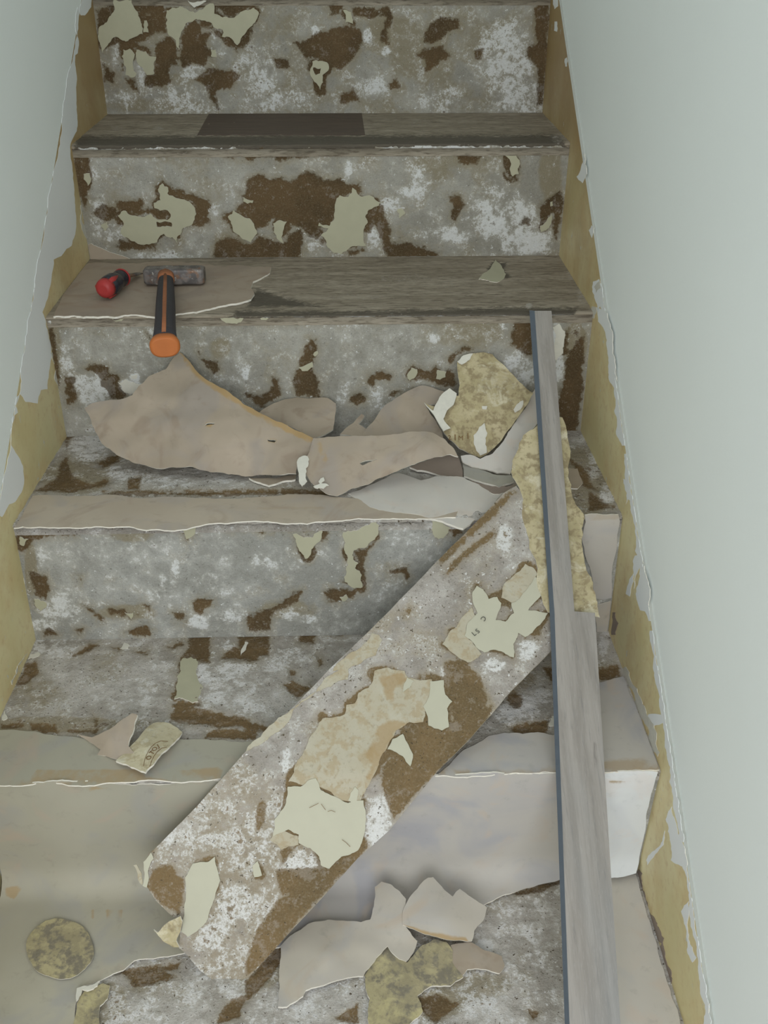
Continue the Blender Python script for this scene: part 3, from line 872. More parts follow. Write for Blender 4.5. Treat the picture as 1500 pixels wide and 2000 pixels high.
for i in range(0, 6):
    n, b = N[i], B[i - 1]
    prof = [b + [.012, 0], n + [.004, 0], n + [-.001, -.0012], n + [-.002, -.003], n + [-.001, -.008 if i < 2 else -.004]]
    TRE[i] = stair_grid('t%d' % i, prof, MT['tread_wood'] if i in (0, 1, 2) else MT['tread'], stairs, 'tread', tl[i], (0, -.012), .0008 if i < 3 else .0016)

for key, outlines, mat in FLAKES:
    k_ = int(key[1])
    build_flakes((RIS if key[0] == 'r' else TRE)[k_], riser_s(k_) if key[0] == 'r' else tread_s(k_), outlines, mat)
patch = sheet('varnish_patch', T('411,217 706,217 713,263 385,264'), tread_s(1), [MT['dark_wood']], TRE[1], .002, 25, None, .006, 30, (), {'brown': lambda q: np.full(len(q), -40.0), 'white': lambda q: np.zeros(len(q)), 'olive': lambda q: np.zeros(len(q))}, 0, .0022)
patch['label'] = 'rectangular dark brown patch on the tread'

# ------------------------------------------------------------------ white paint brushed over the string boards
ragL = T('178,-12 178,14 166,30 158,30 152,14 148,36 148,62 153,75 152,104 147,108 148,132 149,180 151,232 150,256 140,275 137,287 143,340 145,380 147,400 149,430 147,458 140,480 130,486 120,500 105,507 101,540 98,560 90,590 83,610 90,628 94,650 100,682 97,720 93,760 80,762 74,788 50,785 40,770 33,775 30,790 35,806 25,815 22,840 22,870 35,890 45,910 47,945 42,962 30,980 18,985 10,1000 4,1010 -6,1004 -30,1060 -90,1100')
yy = np.linspace(-.02, 1.17, 14)
ledge = proj(np.stack([np.full(14, -Wd), yy, yy * NSL + ZO + LED - .001], -1))
pf = sheet('paint_film', ragL + [tuple(p) for p in ledge], Side(-Wd), [MT['paint'], MT['paint']], bl, .0006, 20, None, .06, 6, (), None, 0, .001)
pf['label'] = 'ragged lower edge of the white wall paint'
for s in ('1186,612 1192,640 1196,690 1205,745 1199,735 1190,690 1184,660 1178,640 1168,628 1165,600', '1250,1120 1258,1105 1266,1180 1268,1196 1250,1192 1243,1170', '1266,1395 1292,1396 1294,1412 1276,1418 1264,1408',
          '1300,1600 1312,1575 1330,1640 1342,1690 1330,1692 1310,1680 1308,1640', '1290,1650 1298,1622 1296,1650 1280,1668 1264,1690 1262,1680', '1217,935 1228,940 1236,980 1226,975 1222,985', '1240,1085 1250,1085 1256,1100 1244,1120 1238,1150 1236,1110',
          '1158,550 1170,545 1176,590 1168,605 1162,585', '1135,325 1142,300 1146,340 1138,358 1126,345', '1083,42 1088,42 1088,62 1082,60', '1103,115 1107,112 1107,130 1104,130', '1080,0 1090,-12 1090,12 1083,18',
          '1330,1780 1345,1760 1352,1850 1360,1870 1352,1880 1340,1830', '1375,1985 1385,1960 1392,2010 1372,2012', '1155,440 1160,445 1156,465 1150,450', '1225,1145 1238,1118 1232,1150 1230,1165 1222,1160'):
    sheet('paint_film', T(s), Side(Wd), [MT['paint'], MT['edge']], br, .0008, 14, None, .10, 5, (), None, 0, .001)

for ya_, yb_, wd_ in ((-.34, -.12, 9), (-.10, .10, 8), (.11, .30, 9), (.31, .53, 11)):
    yv = np.linspace(ya_, yb_, 16)
    up_ = proj(np.stack([np.full(16, Wd), yv, yv * NSL + ZO + LED - .0008], -1))
    lo_ = up_ - np.stack([wd_ * (.35 + .9 * RNG.random(16)), np.zeros(16)], -1)
    sheet('paint_film', [tuple(p) for p in up_] + [tuple(p) for p in lo_[::-1]], Side(Wd), [MT['paint'], MT['paint']], br, .0006, 12, None, .08, 5, (), None, 0, .0008)
for s_, b_, x_, m_ in (('1216,1305 1222,1302 1244,1345 1264,1398 1288,1470 1284,1478 1258,1412 1236,1350', br, Wd, 'flake_pale'), ('1247,1698 1254,1706 1276,1790 1302,1880 1328,1985 1321,1988 1294,1890 1264,1795', br, Wd, 'underside'),
                   ('158,400 161,400 173,464 169,466', bl, -Wd, 'flake_pale'), ('50,1115 54,1113 77,1226 72,1230', bl, -Wd, 'flake_pale'), ('99,690 103,688 119,752 115,754', bl, -Wd, 'flake_pale'), ('48,1282 54,1276 32,1318 24,1338 22,1330', bl, -Wd, 'flake_pale'),
                   ('1156,598 1164,600 1160,622 1148,616', br, Wd, 'flake_pale'), ('1196,1196 1202,1196 1202,1240 1194,1240', br, Wd, 'underside'), ('1160,560 1172,548 1173,562 1164,572', br, Wd, 'flake_pale')):
    sheet('caulk_line', T(s_), Side(x_), [MT[m_], MT[m_]], b_, .0012, 10, None, .14, 5, (), None, 0, .0018)

# ------------------------------------------------------------------ lino still glued to the steps (sub-parts of treads and risers)
E1 = MT['edge']
STAIN = lambda polys, k=.9: {'brown': lambda q: field(polys, q, 20) * 1.8 + 3, 'stain': lambda q: np.full(len(q), k)}


def glued(parent, label, outline, surf, mat, thick=.0018, lift=None, attrs=None, holes=(), wr=0.0, rag=.05, step=18, off=.0035):
    o = sheet('lino_covering', outline, surf, [MT[mat], E1], parent, thick, step, lift, rag, 7, holes, attrs, wr, off)
    o['label'] = label
    return o


glued(TRE[3], 'beige lino strip along the front of the tread', T('27,1031 64,968 130,969 205,966 260,972 330,970 420,974 520,970 640,968 700,974 900,985 890,1010 800,1013 720,1013 640,1018 540,1020 400,1024 200,1028 120,1030'), tread_s(3), 'lino_sand', attrs=STAIN([T('250,1000 640,990 640,996 250,1006')], .25))
glued(RIS[3], 'pinkish lino scrap in the right corner', T('1142,1006 1156,1004 1208,1005 1211,1018 1204,1075 1194,1168 1180,1172 1163,1168 1157,1130 1142,1082 1136,1052 1144,1020'), riser_s(3), 'lino_lilac', attrs=STAIN([T('1146,1004 1208,1004 1208,1014 1146,1016')], .3))
glued(RIS[3], 'narrow pale lino tail in the right corner', T('1166,1182 1194,1174 1190,1215 1186,1238 1166,1236 1163,1205'), riser_s(3), 'lino_pale')
glued(TRE[4], 'beige lino strip along the front left of the tread', T('-75,1424 0,1426 60,1428 112,1437 195,1447 260,1449 340,1445 420,1446 500,1447 540,1445 500,1521 400,1524 200,1530 0,1534 -75,1536'), tread_s(4), 'lino_grey',
      attrs=STAIN([A4('0,532 500,520 1290,500 1290,510 500,545 0,545'), A4('210,465 840,460 760,490 560,500 230,485'), A4('1040,470 1310,445 1280,495 1060,490')], .55))
glued(TRE[4], 'grey-beige lino on the front right of the tread', T('1160,1336 1217,1321 1226,1345 1262,1430 1291,1503 1200,1507 1100,1508 980,1511 850,1515 905,1465 955,1437 985,1431 1050,1430 1080,1436 1120,1420 1150,1390'), tread_s(4), 'lino_lilac',
      attrs=STAIN([T('1180,1482 1270,1478 1270,1494 1180,1497'), T('860,1500 1290,1494 1290,1504 860,1512')], .5))
cb = B[4] + np.array([0, 0])
COVE = Prof([N[4]] + [cb + np.array([-.030 + .030 * math.cos(a), .030 - .030 * math.sin(a)]) for a in np.linspace(0, math.pi / 2, 9)] + [N[5]])
glued(RIS[4], 'cloudy grey-beige lino running down the left of the riser onto the tread', T('-110,1534 0,1533 200,1529 400,1523 520,1519 520,1715 335,1725 342,1765 352,1800 362,1860 300,1872 262,1876 240,1895 215,1905 195,1915 160,1925 149,1955 145,2010 140,2062 -120,2062'), COVE, 'lino_grey',
      attrs=STAIN([A4('390,545 470,545 440,575'), A4('480,600 540,550 640,560 560,570'), A6('530,530 548,530 545,590 535,580'), A6('630,530 660,530 655,600 632,596'), A6('690,540 715,525 705,590 695,600'), A6('20,400 120,395 90,465 30,450')], .6), wr=.003, step=14, off=.006)
glued(RIS[4], 'lilac-grey lino with pink clouds running down the middle of the riser', T('505,1518 700,1515 900,1513 1140,1510 1146,1716 1100,1716 1052,1728 1000,1744 952,1763 900,1790 800,1800 640,1806 545,1850 505,1850'), COVE, 'lino_lilac',
      attrs=STAIN([A8('205,110 300,112 330,125 220,128'), A8('330,120 440,112 440,122 340,130')], .9), wr=.003, step=14, off=.006)
glued(RIS[4], 'whitish lino on the riser right of the plank', T('1142,1510 1285,1508 1277,1535 1262,1610 1248,1685 1242,1706 1200,1714 1148,1716'), COVE, 'lino_white', attrs=STAIN([A8('870,140 1000,148 990,158 890,154')], .9), wr=.002, step=14, off=.006)
glued(TRE[5], 'beige lino right of the plank', T('1150,1712 1242,1708 1249,1735 1262,1780 1284,1850 1308,1930 1330,2010 1344,2062 1150,2062'), tread_s(5), 'lino_rosy')
glued(RIS[1], 'beige lino turned up in the left corner', T('168,513 167,478 178,476 202,487 232,498 254,506 274,514'), riser_s(1), 'lino_pink', off=.002)
glued(TRE[3], 'small beige lino scrap right of the plank', T('1100,914 1128,915 1138,942 1128,954 1100,950'), tread_s(3), 'lino_pink', off=.006)
glued(TRE[5], 'round patch of yellow and grey glue backing', [(117 + 66 * math.cos(a) + 2 * math.sin(3 * a), 1853 + 59 * math.sin(a) + 2 * math.cos(5 * a)) for a in np.linspace(0, 6.28, 26)[:-1]], tread_s(5), 'backing_dark', off=.0095, thick=.0006)
glued(TRE[5], 'cream and brown layer showing at the torn edge', T('150,1960 165,1935 200,1920 215,1925 210,1950 195,1965 195,2010 190,2050 143,2050 143,2000'), tread_s(5), 'backing_dark', off=.006)
sheet('lino_flake', T('150,1930 165,1925 195,1915 190,1925 170,1935 160,1932 153,1950 149,1955'), tread_s(5), [MT['flake_pale'], E1], TRE[5], .002, 12, None, .1, 5, (), None, 0, .0125)

# ------------------------------------------------------------------ loose torn lino sheets (things)
def torn(label, outline, surf, mats, lift=None, group='torn lino pieces on the stairs', attrs=None, holes=(), wr=.003, rag=.06, step=10, off=.003, thick=.0030, name='lino_sheet', cat='lino'):
    o = sheet(name, outline, surf, mats, None, thick, step, lift, rag, 6, holes, attrs, wr, off)
    return tag(o, label, cat, group)


PK, PL, LI, BRN, UND = [MT['lino_pink'], E1], [MT['lino_pale'], E1], [MT['lino_lilac'], E1], [MT['lino_brown'], E1], [MT['underside'], E1]
torn('brownish beige lino sheet lying under the hammer and chisel', T('104,618 130,562 150,535 166,516 200,513 275,514 400,516 470,518 530,521 527,533 510,543 494,550 490,562 497,574 490,584 440,596 395,606 345,613 250,615 150,617'), tread_s(2), BRN,
     [(120, 600, .001), (300, 560, .001), (300, 608, .001), (400, 520, .001), (490, 565, .008), (525, 524, .003), (450, 590, .006), (170, 520, .001)], wr=.0)

s_low = slope_s(riser_s(2, .004), 690, tread_s(3, .004), 932)
torn('large creased beige lino sheet leaning on the riser, peaked under the hammer', T('340,697 352,688 372,708 395,735 450,768 505,805 560,830 612,856 606,880 600,890 585,895 578,925 530,928 480,931 410,922 375,911 360,912 312,915 258,903 215,877 198,865 180,830 165,797 175,790 235,780 258,772 270,755 290,735 325,720'),
     s_low, PK, [(345, 690, .004), (165, 797, -.01), (250, 800, .012), (380, 820, .026), (330, 760, .012), (460, 840, .034), (500, 805, .016), (610, 856, .030), (595, 890, .018), (480, 929, .004), (310, 913, .004), (200, 866, .002), (420, 760, .012)],
     attrs=STAIN([T('352,688 372,706 400,733 450,765 505,802 560,828 612,852 606,864 560,842 505,816 450,780 395,745 360,708'), T('405,826 418,824 416,832 400,834'), T('524,858 540,858 538,864 524,862')], .85), wr=.010, holes=[T('398,832 404,826 420,826 418,829 406,830'), T('522,858 540,860 536,864 524,862')])
torn('thin beige lino layer peeping out below the large creased sheet', T('486,933 578,927 577,936 545,942 525,948 503,941'), tread_s(3, .003), PK, None, wr=0)
torn('pale beige lino flap standing against the riser beside the crease', T('506,806 530,790 556,780 580,776 610,778 640,777 656,788 654,812 651,838 630,850 612,856 560,830'), slope_s(riser_s(2, .004), 778, tread_s(3, .004), 905), PK,
     [(520, 800, .014), (580, 778, .0), (650, 786, .012), (650, 836, .014), (612, 856, .026), (590, 810, .022)], wr=.003)
torn('rolled brownish lino strip lying across the middle of the tread', T('612,856 640,853 690,851 735,851 800,843 845,845 868,857 885,874 895,892 880,887 850,893 800,909 745,933 700,951 658,968 636,963 612,946 598,926 591,902 601,889 606,876'),
     slope_s(riser_s(2, .004), 720, tread_s(3, .004), 966), [MT['lino_pink'], E1, MT['underside']], [(612, 858, .028), (735, 852, .030), (800, 845, .034), (845, 847, .034), (892, 888, .022), (840, 870, .044), (760, 890, .038), (850, 893, .028), (745, 933, .012), (658, 967, .004), (690, 900, .028), (620, 905, .018)],
     attrs=STAIN([T('618,862 626,862 640,900 632,905')], .5), wr=.002, holes=[T('702,905 716,899 738,897 720,903 708,909')])
torn('dark hollow underside inside the rolled lino strip', T('800,912 850,890 880,884 894,888 902,912 904,932 892,932 850,925 815,918'), tread_s(3, .003), UND, [(800, 912, .004), (880, 886, .012), (902, 925, .004), (850, 915, .003)], wr=0)
torn('beige lino sheet standing behind the rolled strip', T('706,850 722,830 740,806 760,786 782,772 800,762 822,753 845,757 866,764 872,772 852,788 830,790 846,815 862,840 866,856 845,846 800,844 735,852'), slope_s(riser_s(2, .004), 752, tread_s(3, .004), 890), PK,
     [(715, 845, .006), (800, 763, .004), (866, 765, .008), (860, 845, .020), (790, 810, .018), (735, 850, .012)], wr=.003)
torn('narrow beige scrap curled up between flap and rolled strip', T('664,848 690,826 706,808 712,812 700,828 735,851 700,852'), slope_s(riser_s(2, .004), 800, tread_s(3, .004), 900), PK, [(670, 846, .014), (708, 810, .012), (730, 850, .014)], wr=0)
torn('pale pinkish lino flap drooping over the step edge beneath the rolled strip', T('680,964 716,950 748,936 776,924 800,930 822,938 850,930 878,930 905,932 935,946 962,964 986,960 962,988 935,1010 905,1032 880,1024 850,1014 800,1003 740,996 706,984'),
     slope_s(tread_s(3, .006), 918, riser_s(3, .014), 1034), [MT['lino_rosy'], E1], [(690, 965, .0), (800, 935, .006), (900, 945, .014), (975, 965, .004), (905, 1030, .002), (830, 975, .014), (750, 965, .008)], wr=.003)
sg = slope_s(riser_s(2, .004), 690, tread_s(3, .004), 905)
torn('torn lino piece showing its yellow-brown printed paper backing', T('893,706 905,694 920,690 945,688 962,692 978,708 1000,730 1020,750 1042,768 1030,790 1012,815 1000,832 984,852 968,872 952,886 938,894 918,886 898,876 878,858 868,846 862,832 845,806 830,788 850,794 860,776 878,758 895,774 898,752'),
     sg, [MT['backing'], E1], [(900, 700, .004), (975, 705, .004), (1040, 768, .004), (940, 890, .012), (835, 790, .014), (880, 765, .010), (940, 780, .026), (1000, 830, .012), (880, 855, .018)], wr=.008)
torn('cream strip of paper curling at the left of the printed backing', T('828,786 846,802 858,776 878,758 892,768 886,790 874,800 866,818 880,836 866,842 850,815'), sg, [MT['flake_pale'], E1], [(830, 788, .020), (880, 765, .017), (870, 836, .024), (860, 800, .024)], wr=.003, off=.006)
torn('pale lilac lino strip between the printed backing and the plank', T('1046,757 1062,757 1064,800 1046,832 1020,866 1008,890 996,926 972,924 940,915 904,902 900,890 918,888 938,896 962,886 978,868 992,845 1012,815 1030,790'),
     slope_s(riser_s(2, .004), 750, tread_s(3, .004), 925), [MT['lino_rosy'], E1], [(1050, 760, .004), (1060, 800, .006), (990, 925, .006), (905, 896, .010), (960, 905, .012), (1010, 850, .014)], wr=.002)
torn('grey lino edge folded under the pale lilac strip', T('904,906 940,918 962,926 998,928 1004,940 975,952 960,946 930,938 906,930'), tread_s(3, .004), [MT['lino_grey'], E1], [(904, 915, .012), (998, 930, .008), (960, 948, .002), (930, 934, .003)], wr=0)
torn('dark sliver added for the shadow beside the top of the diagonal strip', T('906,934 930,942 960,950 990,950 1010,942 1000,952 985,962 966,965 935,948'), tread_s(3, .002), UND, [(906, 936, .004), (1000, 946, .006), (966, 962, .003)], wr=0)  # underside-coloured sheet standing in for the shadow between the pieces

# curled pieces on the fourth tread
torn('small beige lino curl standing up at the front left of the tread', T('150,1433 180,1440 205,1428 235,1408 258,1393 268,1396 262,1420 254,1440 250,1456 262,1470 245,1486 224,1482 190,1474 196,1464 180,1452'), tread_s(4, .004), [MT['lino_pink'], E1],
     [(180, 1442, .002), (262, 1395, .040), (250, 1455, .016), (235, 1482, .004), (220, 1440, .022), (155, 1434, .001)], wr=.001)
stamp = torn('cream lino scrap stamped with letters in an arc, folded back beside the curl', T('226,1486 240,1474 262,1450 284,1424 300,1412 330,1412 356,1430 342,1448 330,1460 312,1476 300,1492 284,1508 268,1502 246,1492'), tread_s(4, .005), [MT['backing_print'], E1],
     [(230, 1486, .004), (300, 1414, .006), (350, 1430, .003), (285, 1505, .010), (290, 1455, .018), (320, 1470, .012)], wr=0)

# pieces on the fifth tread
torn('pale lino piece with an upright tab at the bottom of the stairs', T('548,1847 575,1822 602,1804 640,1796 680,1799 705,1801 723,1796 730,1770 732,1732 745,1722 765,1728 780,1740 793,1756 788,1782 787,1802 815,1838 812,1850 793,1878 780,1873 757,1847 735,1870 715,1895 710,1906 670,1912 632,1924 597,1934 592,1945 560,1966 543,1966 545,1900'),
     tread_s(5, .004), PL, [(550, 1850, .004), (745, 1724, .040), (792, 1757, .036), (640, 1798, .010), (720, 1800, .016), (770, 1800, .026), (545, 1962, .002), (700, 1905, .004), (640, 1860, .014), (785, 1874, .006), (812, 1845, .010)],
     attrs=STAIN([T('560,1850 600,1840 640,1860 600,1880')], .0), wr=.003)
torn('cream-beige lino fragment with a ragged top and a brown scored line', T('788,1776 805,1746 822,1726 836,1714 846,1713 856,1724 868,1738 884,1751 890,1742 898,1736 920,1752 942,1766 951,1772 945,1796 926,1818 922,1838 880,1836 845,1828 815,1818 787,1806'),
     tread_s(5, .006), [MT['lino_pale'], E1], [(790, 1780, .030), (840, 1715, .046), (948, 1772, .024), (920, 1836, .012), (800, 1810, .022), (870, 1790, .034)], attrs=STAIN([A7('920,615 1060,660 1300,700 1310,730 1150,720 1000,690 920,650')], .8), wr=.003)
torn('thin beige lino tongue at the lower right of the torn pieces', T('880,1846 900,1842 920,1840 946,1856 980,1868 986,1886 976,1901 948,1893 913,1893 900,1910 884,1880'), tread_s(5, .003), PK, [(885, 1850, .006), (980, 1870, .003), (905, 1905, .001), (930, 1860, .010)], wr=.002)
torn('crumbly yellow and grey glued backing at the bottom of the picture', T('735,1871 757,1848 780,1874 795,1880 822,1848 850,1834 872,1840 884,1856 884,1880 905,1908 880,1925 845,1925 815,1945 826,1975 800,2000 780,2040 722,2040 718,1990 722,1950 714,1930 712,1905'), tread_s(5, .0025), [MT['backing_dark'], E1],
     [(735, 1872, .004), (850, 1836, .012), (800, 1900, .006), (760, 2030, .002), (900, 1905, .003)], wr=.006)

# ------------------------------------------------------------------ the long upturned strip lying diagonally
def run_point(P, n_off):
    d = np.array([0.27545, 0.1858]); d = d / np.linalg.norm(d)
    return np.asarray(P) + np.array([-d[1], d[0]]) * n_off


pt_end = yz(tread_s(5, .004), 1905, 430)
s3, s4 = run_point(N[3], .016), run_point(N[4], .012)
d34 = (s3 - s4) / np.linalg.norm(s3 - s4)
low = pt_end - s4
low_d = low / np.linalg.norm(low)
STRIP = Prof([s3 + d34 * .12, s4 + d34 * .03, s4 + d34 * .012 - [.0005, 0], s4 - [.001, .001], s4 + low_d * .02 + [.0005, 0], pt_end])
strip_out = T('1008,949 985,962 950,1000 913,1037 843,1107 790,1162 740,1213 680,1272 643,1307 563,1390 530,1415 480,1467 420,1535 360,1600 300,1660 290,1668 280,1700 286,1730 305,1760 330,1784 350,1800 352,1830 348,1850 364,1864 390,1895 430,1925 480,1915 520,1872 556,1832 600,1785 650,1730 700,1675 760,1622 820,1548 866,1494 921,1439 960,1395 987,1362 1030,1318 1081,1266 1095,1240 1090,1190 1062,1110 1040,1050 1026,1000 1020,962')
BROWN['s'] = [A5('940,400 1050,420 1150,450 1190,400 1300,300 1450,290 1400,400 1250,560 1100,700 980,830 870,960 840,900 800,760 790,650 850,600 960,650 980,580 945,510'),
              A7('0,840 60,660 200,460 400,330 470,270 560,210 660,180 700,190 560,330 400,500 250,670 200,760 0,930'), A6('870,290 1000,260 1080,340 1080,500 1050,560 940,500 880,420'),
              A6('1130,240 1250,200 1250,250 1200,255 1140,250'), C3('60,600 200,470 300,380 420,300 440,340 300,440 200,530 80,640'), C3('0,540 200,330 380,160 560,10 590,30 420,220 300,320 100,500 20,570'),
              B3_('850,660 910,610 900,650 860,680'), A5('70,850 110,850 110,990 60,1040'), A5('200,1150 240,1100 280,1140 210,1230'), C3('60,1240 180,1230 300,1330 380,1500 300,1640 160,1740 120,1600 80,1460'), A5('170,1260 420,1240 560,1200 500,1320 420,1400 200,1400')]
WHITE['s'] = [(440, 1730, 190, 210, .36), (745, 1590, 18, 40, .9), (740, 1620, 26, 40, .8), (590, 1690, 40, 30, .8), (505, 1660, 26, 40, .6), (560, 1490, 14, 24, .7), (880, 1320, 22, 20, .8), (965, 1300, 26, 16, .9), (1030, 1265, 20, 20, .7), (400, 1640, 60, 60, .45), (460, 1760, 50, 60, .5), (430, 1830, 60, 40, .5),
              (985, 1050, 14, 30, .6), (890, 1420, 14, 10, .9), (330, 1640, 20, 16, .6), (790, 1340, 10, 30, .4), (540, 1620, 20, 30, .4), (310, 1740, 30, 30, .4), (750, 1410, 14, 10, .8), (640, 1110, 100, 60, .1)]
OLIVE['s'] = [(470, 1740, 200, 230, .30), (800, 1240, 120, 60, .12), (560, 1790, 40, 40, .6), (660, 1420, 60, 30, .2), (900, 1380, 60, 50, .5), (440, 1600, 40, 40, .3)]
TANP = [A5('755,90 830,70 930,90 950,130 1090,140 1080,240 1050,330 1040,390 960,390 880,440 830,540 780,640 740,720 700,800 650,870 560,850 500,800 430,770 330,760 250,740 290,640 340,560 370,490 450,370 580,345 590,290 640,280 660,220 720,190'),
        C3('50,1120 150,1000 200,920 260,860 290,930 230,970 215,1060 290,1140 330,1190 230,1250 170,1220 120,1180'), C3('500,680 560,630 640,550 700,580 725,620 670,720 610,800 550,830 470,790'),
        A5('0,565 150,405 250,335 420,192 590,42 640,2 740,0 690,30 600,80 600,140 540,150 450,200 330,260 150,470'), B3_('680,770 720,780 740,810 700,900 640,920 600,900 500,990 450,990 560,880'), A5('140,1080 170,1020 250,1040 310,1060 310,1110 210,1140'),
        A6('780,270 800,265 830,320 835,385 815,370')]
CREAM = [A5('245,770 320,770 370,730 410,720 440,790 500,820 600,865 690,850 705,960 690,1060 660,1140 560,1180 490,1250 440,1230 430,1180 380,1130 310,1100 310,1050 250,1020 200,1040 160,1060 170,960 230,880'),
          A5('1080,150 1160,145 1170,230 1210,270 1180,310 1190,420 1150,440 1070,410 1040,300 1075,240'), A5('860,490 920,460 945,510 980,580 965,650 920,590 830,550'), A5('920,215 945,130 985,150 960,190'), A5('600,850 640,770 660,790 640,870'),
          C3('265,750 295,705 340,730 380,800 440,785 470,830 450,890 430,950 500,960 560,900 540,830 600,800 660,720 710,640 760,700 760,760 700,830 660,880 740,890 800,900 780,940 690,1040 640,1070 590,1040 555,1120 560,1215 500,1190 430,1160 350,1180 290,1140 270,1110 210,1060 230,970 300,900 270,830'),
          A6('1130,260 1220,250 1260,220 1275,300 1290,360 1250,480 1220,580 1100,690 1060,660 1080,560 1090,430 1085,340'), A5('40,1230 70,1205 95,1290 50,1300'), A6('840,250 885,195 900,230 870,290 860,400 835,390')]
strip = tag(sheet('lino_strip', strip_out, STRIP, [MT['strip'], MT['tan'], MT['underside']], None, .004, 6.0, None, .012, 9, (),
                  {'brown': lambda q: np.maximum(field(BROWN['s'], q), np.minimum(field(TANP[:3] + CREAM, q) + (vnoise(np.hstack([q, q[:, :1] * 0]), .035, 23) - .45) * 34, 10.0)), 'white': lambda q: blobs(WHITE['s'], q), 'olive': lambda q: blobs(OLIVE['s'], q)}, .002, .0, True),
            'long upturned lino strip lying diagonally, grey with tan and bright cream patches', 'lino', 'torn lino pieces on the stairs')
for p in TANP:
    sheet('tan_layer', p, STRIP, [MT['tan']], strip, .0008, 7, None, .10, 5, (), STAIN([A5('760,420 860,380 960,390 1040,370 1040,400 960,400 880,450 830,540 790,640 740,720 700,800 690,740 740,640 700,600 720,540 780,480'),
        A5('790,130 930,100 950,140 880,180 860,280 820,260')], .75), .002, .0010)
for p in CREAM:
    sheet('cream_layer', p, STRIP, [MT['cream']], strip, .0012, 9, None, .08, 5, (), None, .002, .0020)
sheet('curled_tip', T('316,1812 330,1800 352,1790 356,1800 352,1820 344,1838 350,1850 338,1850 318,1838 300,1816 308,1822'), STRIP, [MT['backing'], E1, MT['underside']], strip, .0015, 8, [(316, 1812, .004), (352, 1795, .012), (345, 1848, .004), (302, 1818, .002)], .06, 5, (), None, 0, .003)

# yellow backing strip under the plank
torn('ragged yellow-brown backing strip running beneath the plank', T('1042,838 1022,850 1008,886 998,922 1014,952 1022,975 1025,1028 1034,1072 1050,1108 1055,1158 1070,1196 1120,1215 1172,1206 1168,1190 1158,1150 1142,1100 1136,1060 1142,1012 1124,985 1116,960 1112,900 1108,850 1098,815 1070,812'),
     Prof([run_point(N[2], .017), run_point(N[3], .0165), run_point(N[4], .0165)]), [MT['backing'], E1], None, wr=.004, off=.001, rag=.10, thick=.001)

# ------------------------------------------------------------------ notched grey plank leaning up the stairs
def plank_mat():
    m = Mat('grey_oak_board', .5, .3)
    v = m.scaled(16, 1, 1)
    a = m.noise(5, 4, .6, .5, v); b = m.noise(26, 5, .65, .3, m.scaled(14, 1, 1), 3.0); c = m.noise(2.2, 3, .5, .4, m.scaled(5, 1, 1), 8.0); d = m.noise(90, 4, .6, 0, m.scaled(12, 1, 1), 5.0)
    col = m.mix(m.step(a, .36, .64), lin((136, 130, 122)), lin((154, 148, 140)))
    col = m.mix(m.op('MULTIPLY', m.step(b, .52, .74), .55), col, lin((112, 110, 108)))
    col = m.mix(m.op('MULTIPLY', m.step(c, .46, .66), .5), col, lin((132, 134, 133)))
    col = m.mix(m.op('MULTIPLY', m.step(d, .52, .72), .35), col, lin((166, 163, 157)))
    col = m.mix(m.op('MULTIPLY', m.step(m.op('ADD', m.attr('brown'), m.madd(d, 6, -3)), -3, 3), .8), col, lin((84, 76, 70)))
    m.color(col)
    m.bump(m.op('ADD', b, m.madd(d, .5)), .15, .0006)
    return m.m


MT['plank'] = plank_mat()
MT['plank_side'] = plain('blue_grey_board_edge', (88, 96, 104), .6, .08, 80)
knot = [T('1066,886 1076,884 1084,894 1078,900 1070,896'), T('1160,1440 1166,1440 1178,1520 1176,1620 1166,1560'), T('1124,1305 1126,1305 1127,1330 1125,1330')]
plank = tag(sheet('plank', T('1044,607 1077,607 1122,1194 1162,1197 1186,1590 1212,2000 1216,2062 1114,2062 1112,2000 1098,1600 1083,1200 1062,880'),
          Prof([run_point(N[2], .030), run_point(N[3], .0300), run_point(N[4], .0300)]), [MT['plank'], MT['plank_side']], None, .011, 26, None, .0, 40, (), {'brown': lambda q: field(knot, q, 20)}, 0, 0, False),
    'narrow grey wood-grain plank with a notched upper half leaning up the stairs', 'plank')

bev = sheet('bevelled_edge', T('1034,606 1044.5,607 1062.5,880 1083.5,1200 1098.5,1600 1112.5,2000 1114.5,2062 1105,2062 1103,2000 1089,1600 1074,1200 1053,880'),
            Prof([run_point(N[2], .0298), run_point(N[3], .0298), run_point(N[4], .0298)]), [MT['plank_side'], MT['plank_side']], plank, .004, None,
            [(1034, 606, -.006), (1044, 607, 0), (1062, 880, 0), (1053, 880, -.006), (1083, 1200, 0), (1074, 1200, -.006), (1098, 1600, 0), (1089, 1600, -.006), (1113, 2030, 0), (1104, 2030, -.006)], 0, 40, (), None, 0, 0, False)
bev['label'] = 'dark blue-grey bevelled edge of the plank'

# ------------------------------------------------------------------ hammer
def ring(c, ax, up, rx, ru, seg=24, sq=2.0, rot=0.0):
    side = np.cross(ax, up); side /= np.linalg.norm(side)
    out = []
    for k in range(seg):
        a = 2 * math.pi * k / seg + rot
        ca, sa = math.cos(a), math.sin(a)
        e = 2.0 / sq
        out.append(c + side * rx * math.copysign(abs(ca) ** e, ca) + up * ru * math.copysign(abs(sa) ** e, sa))
    return out


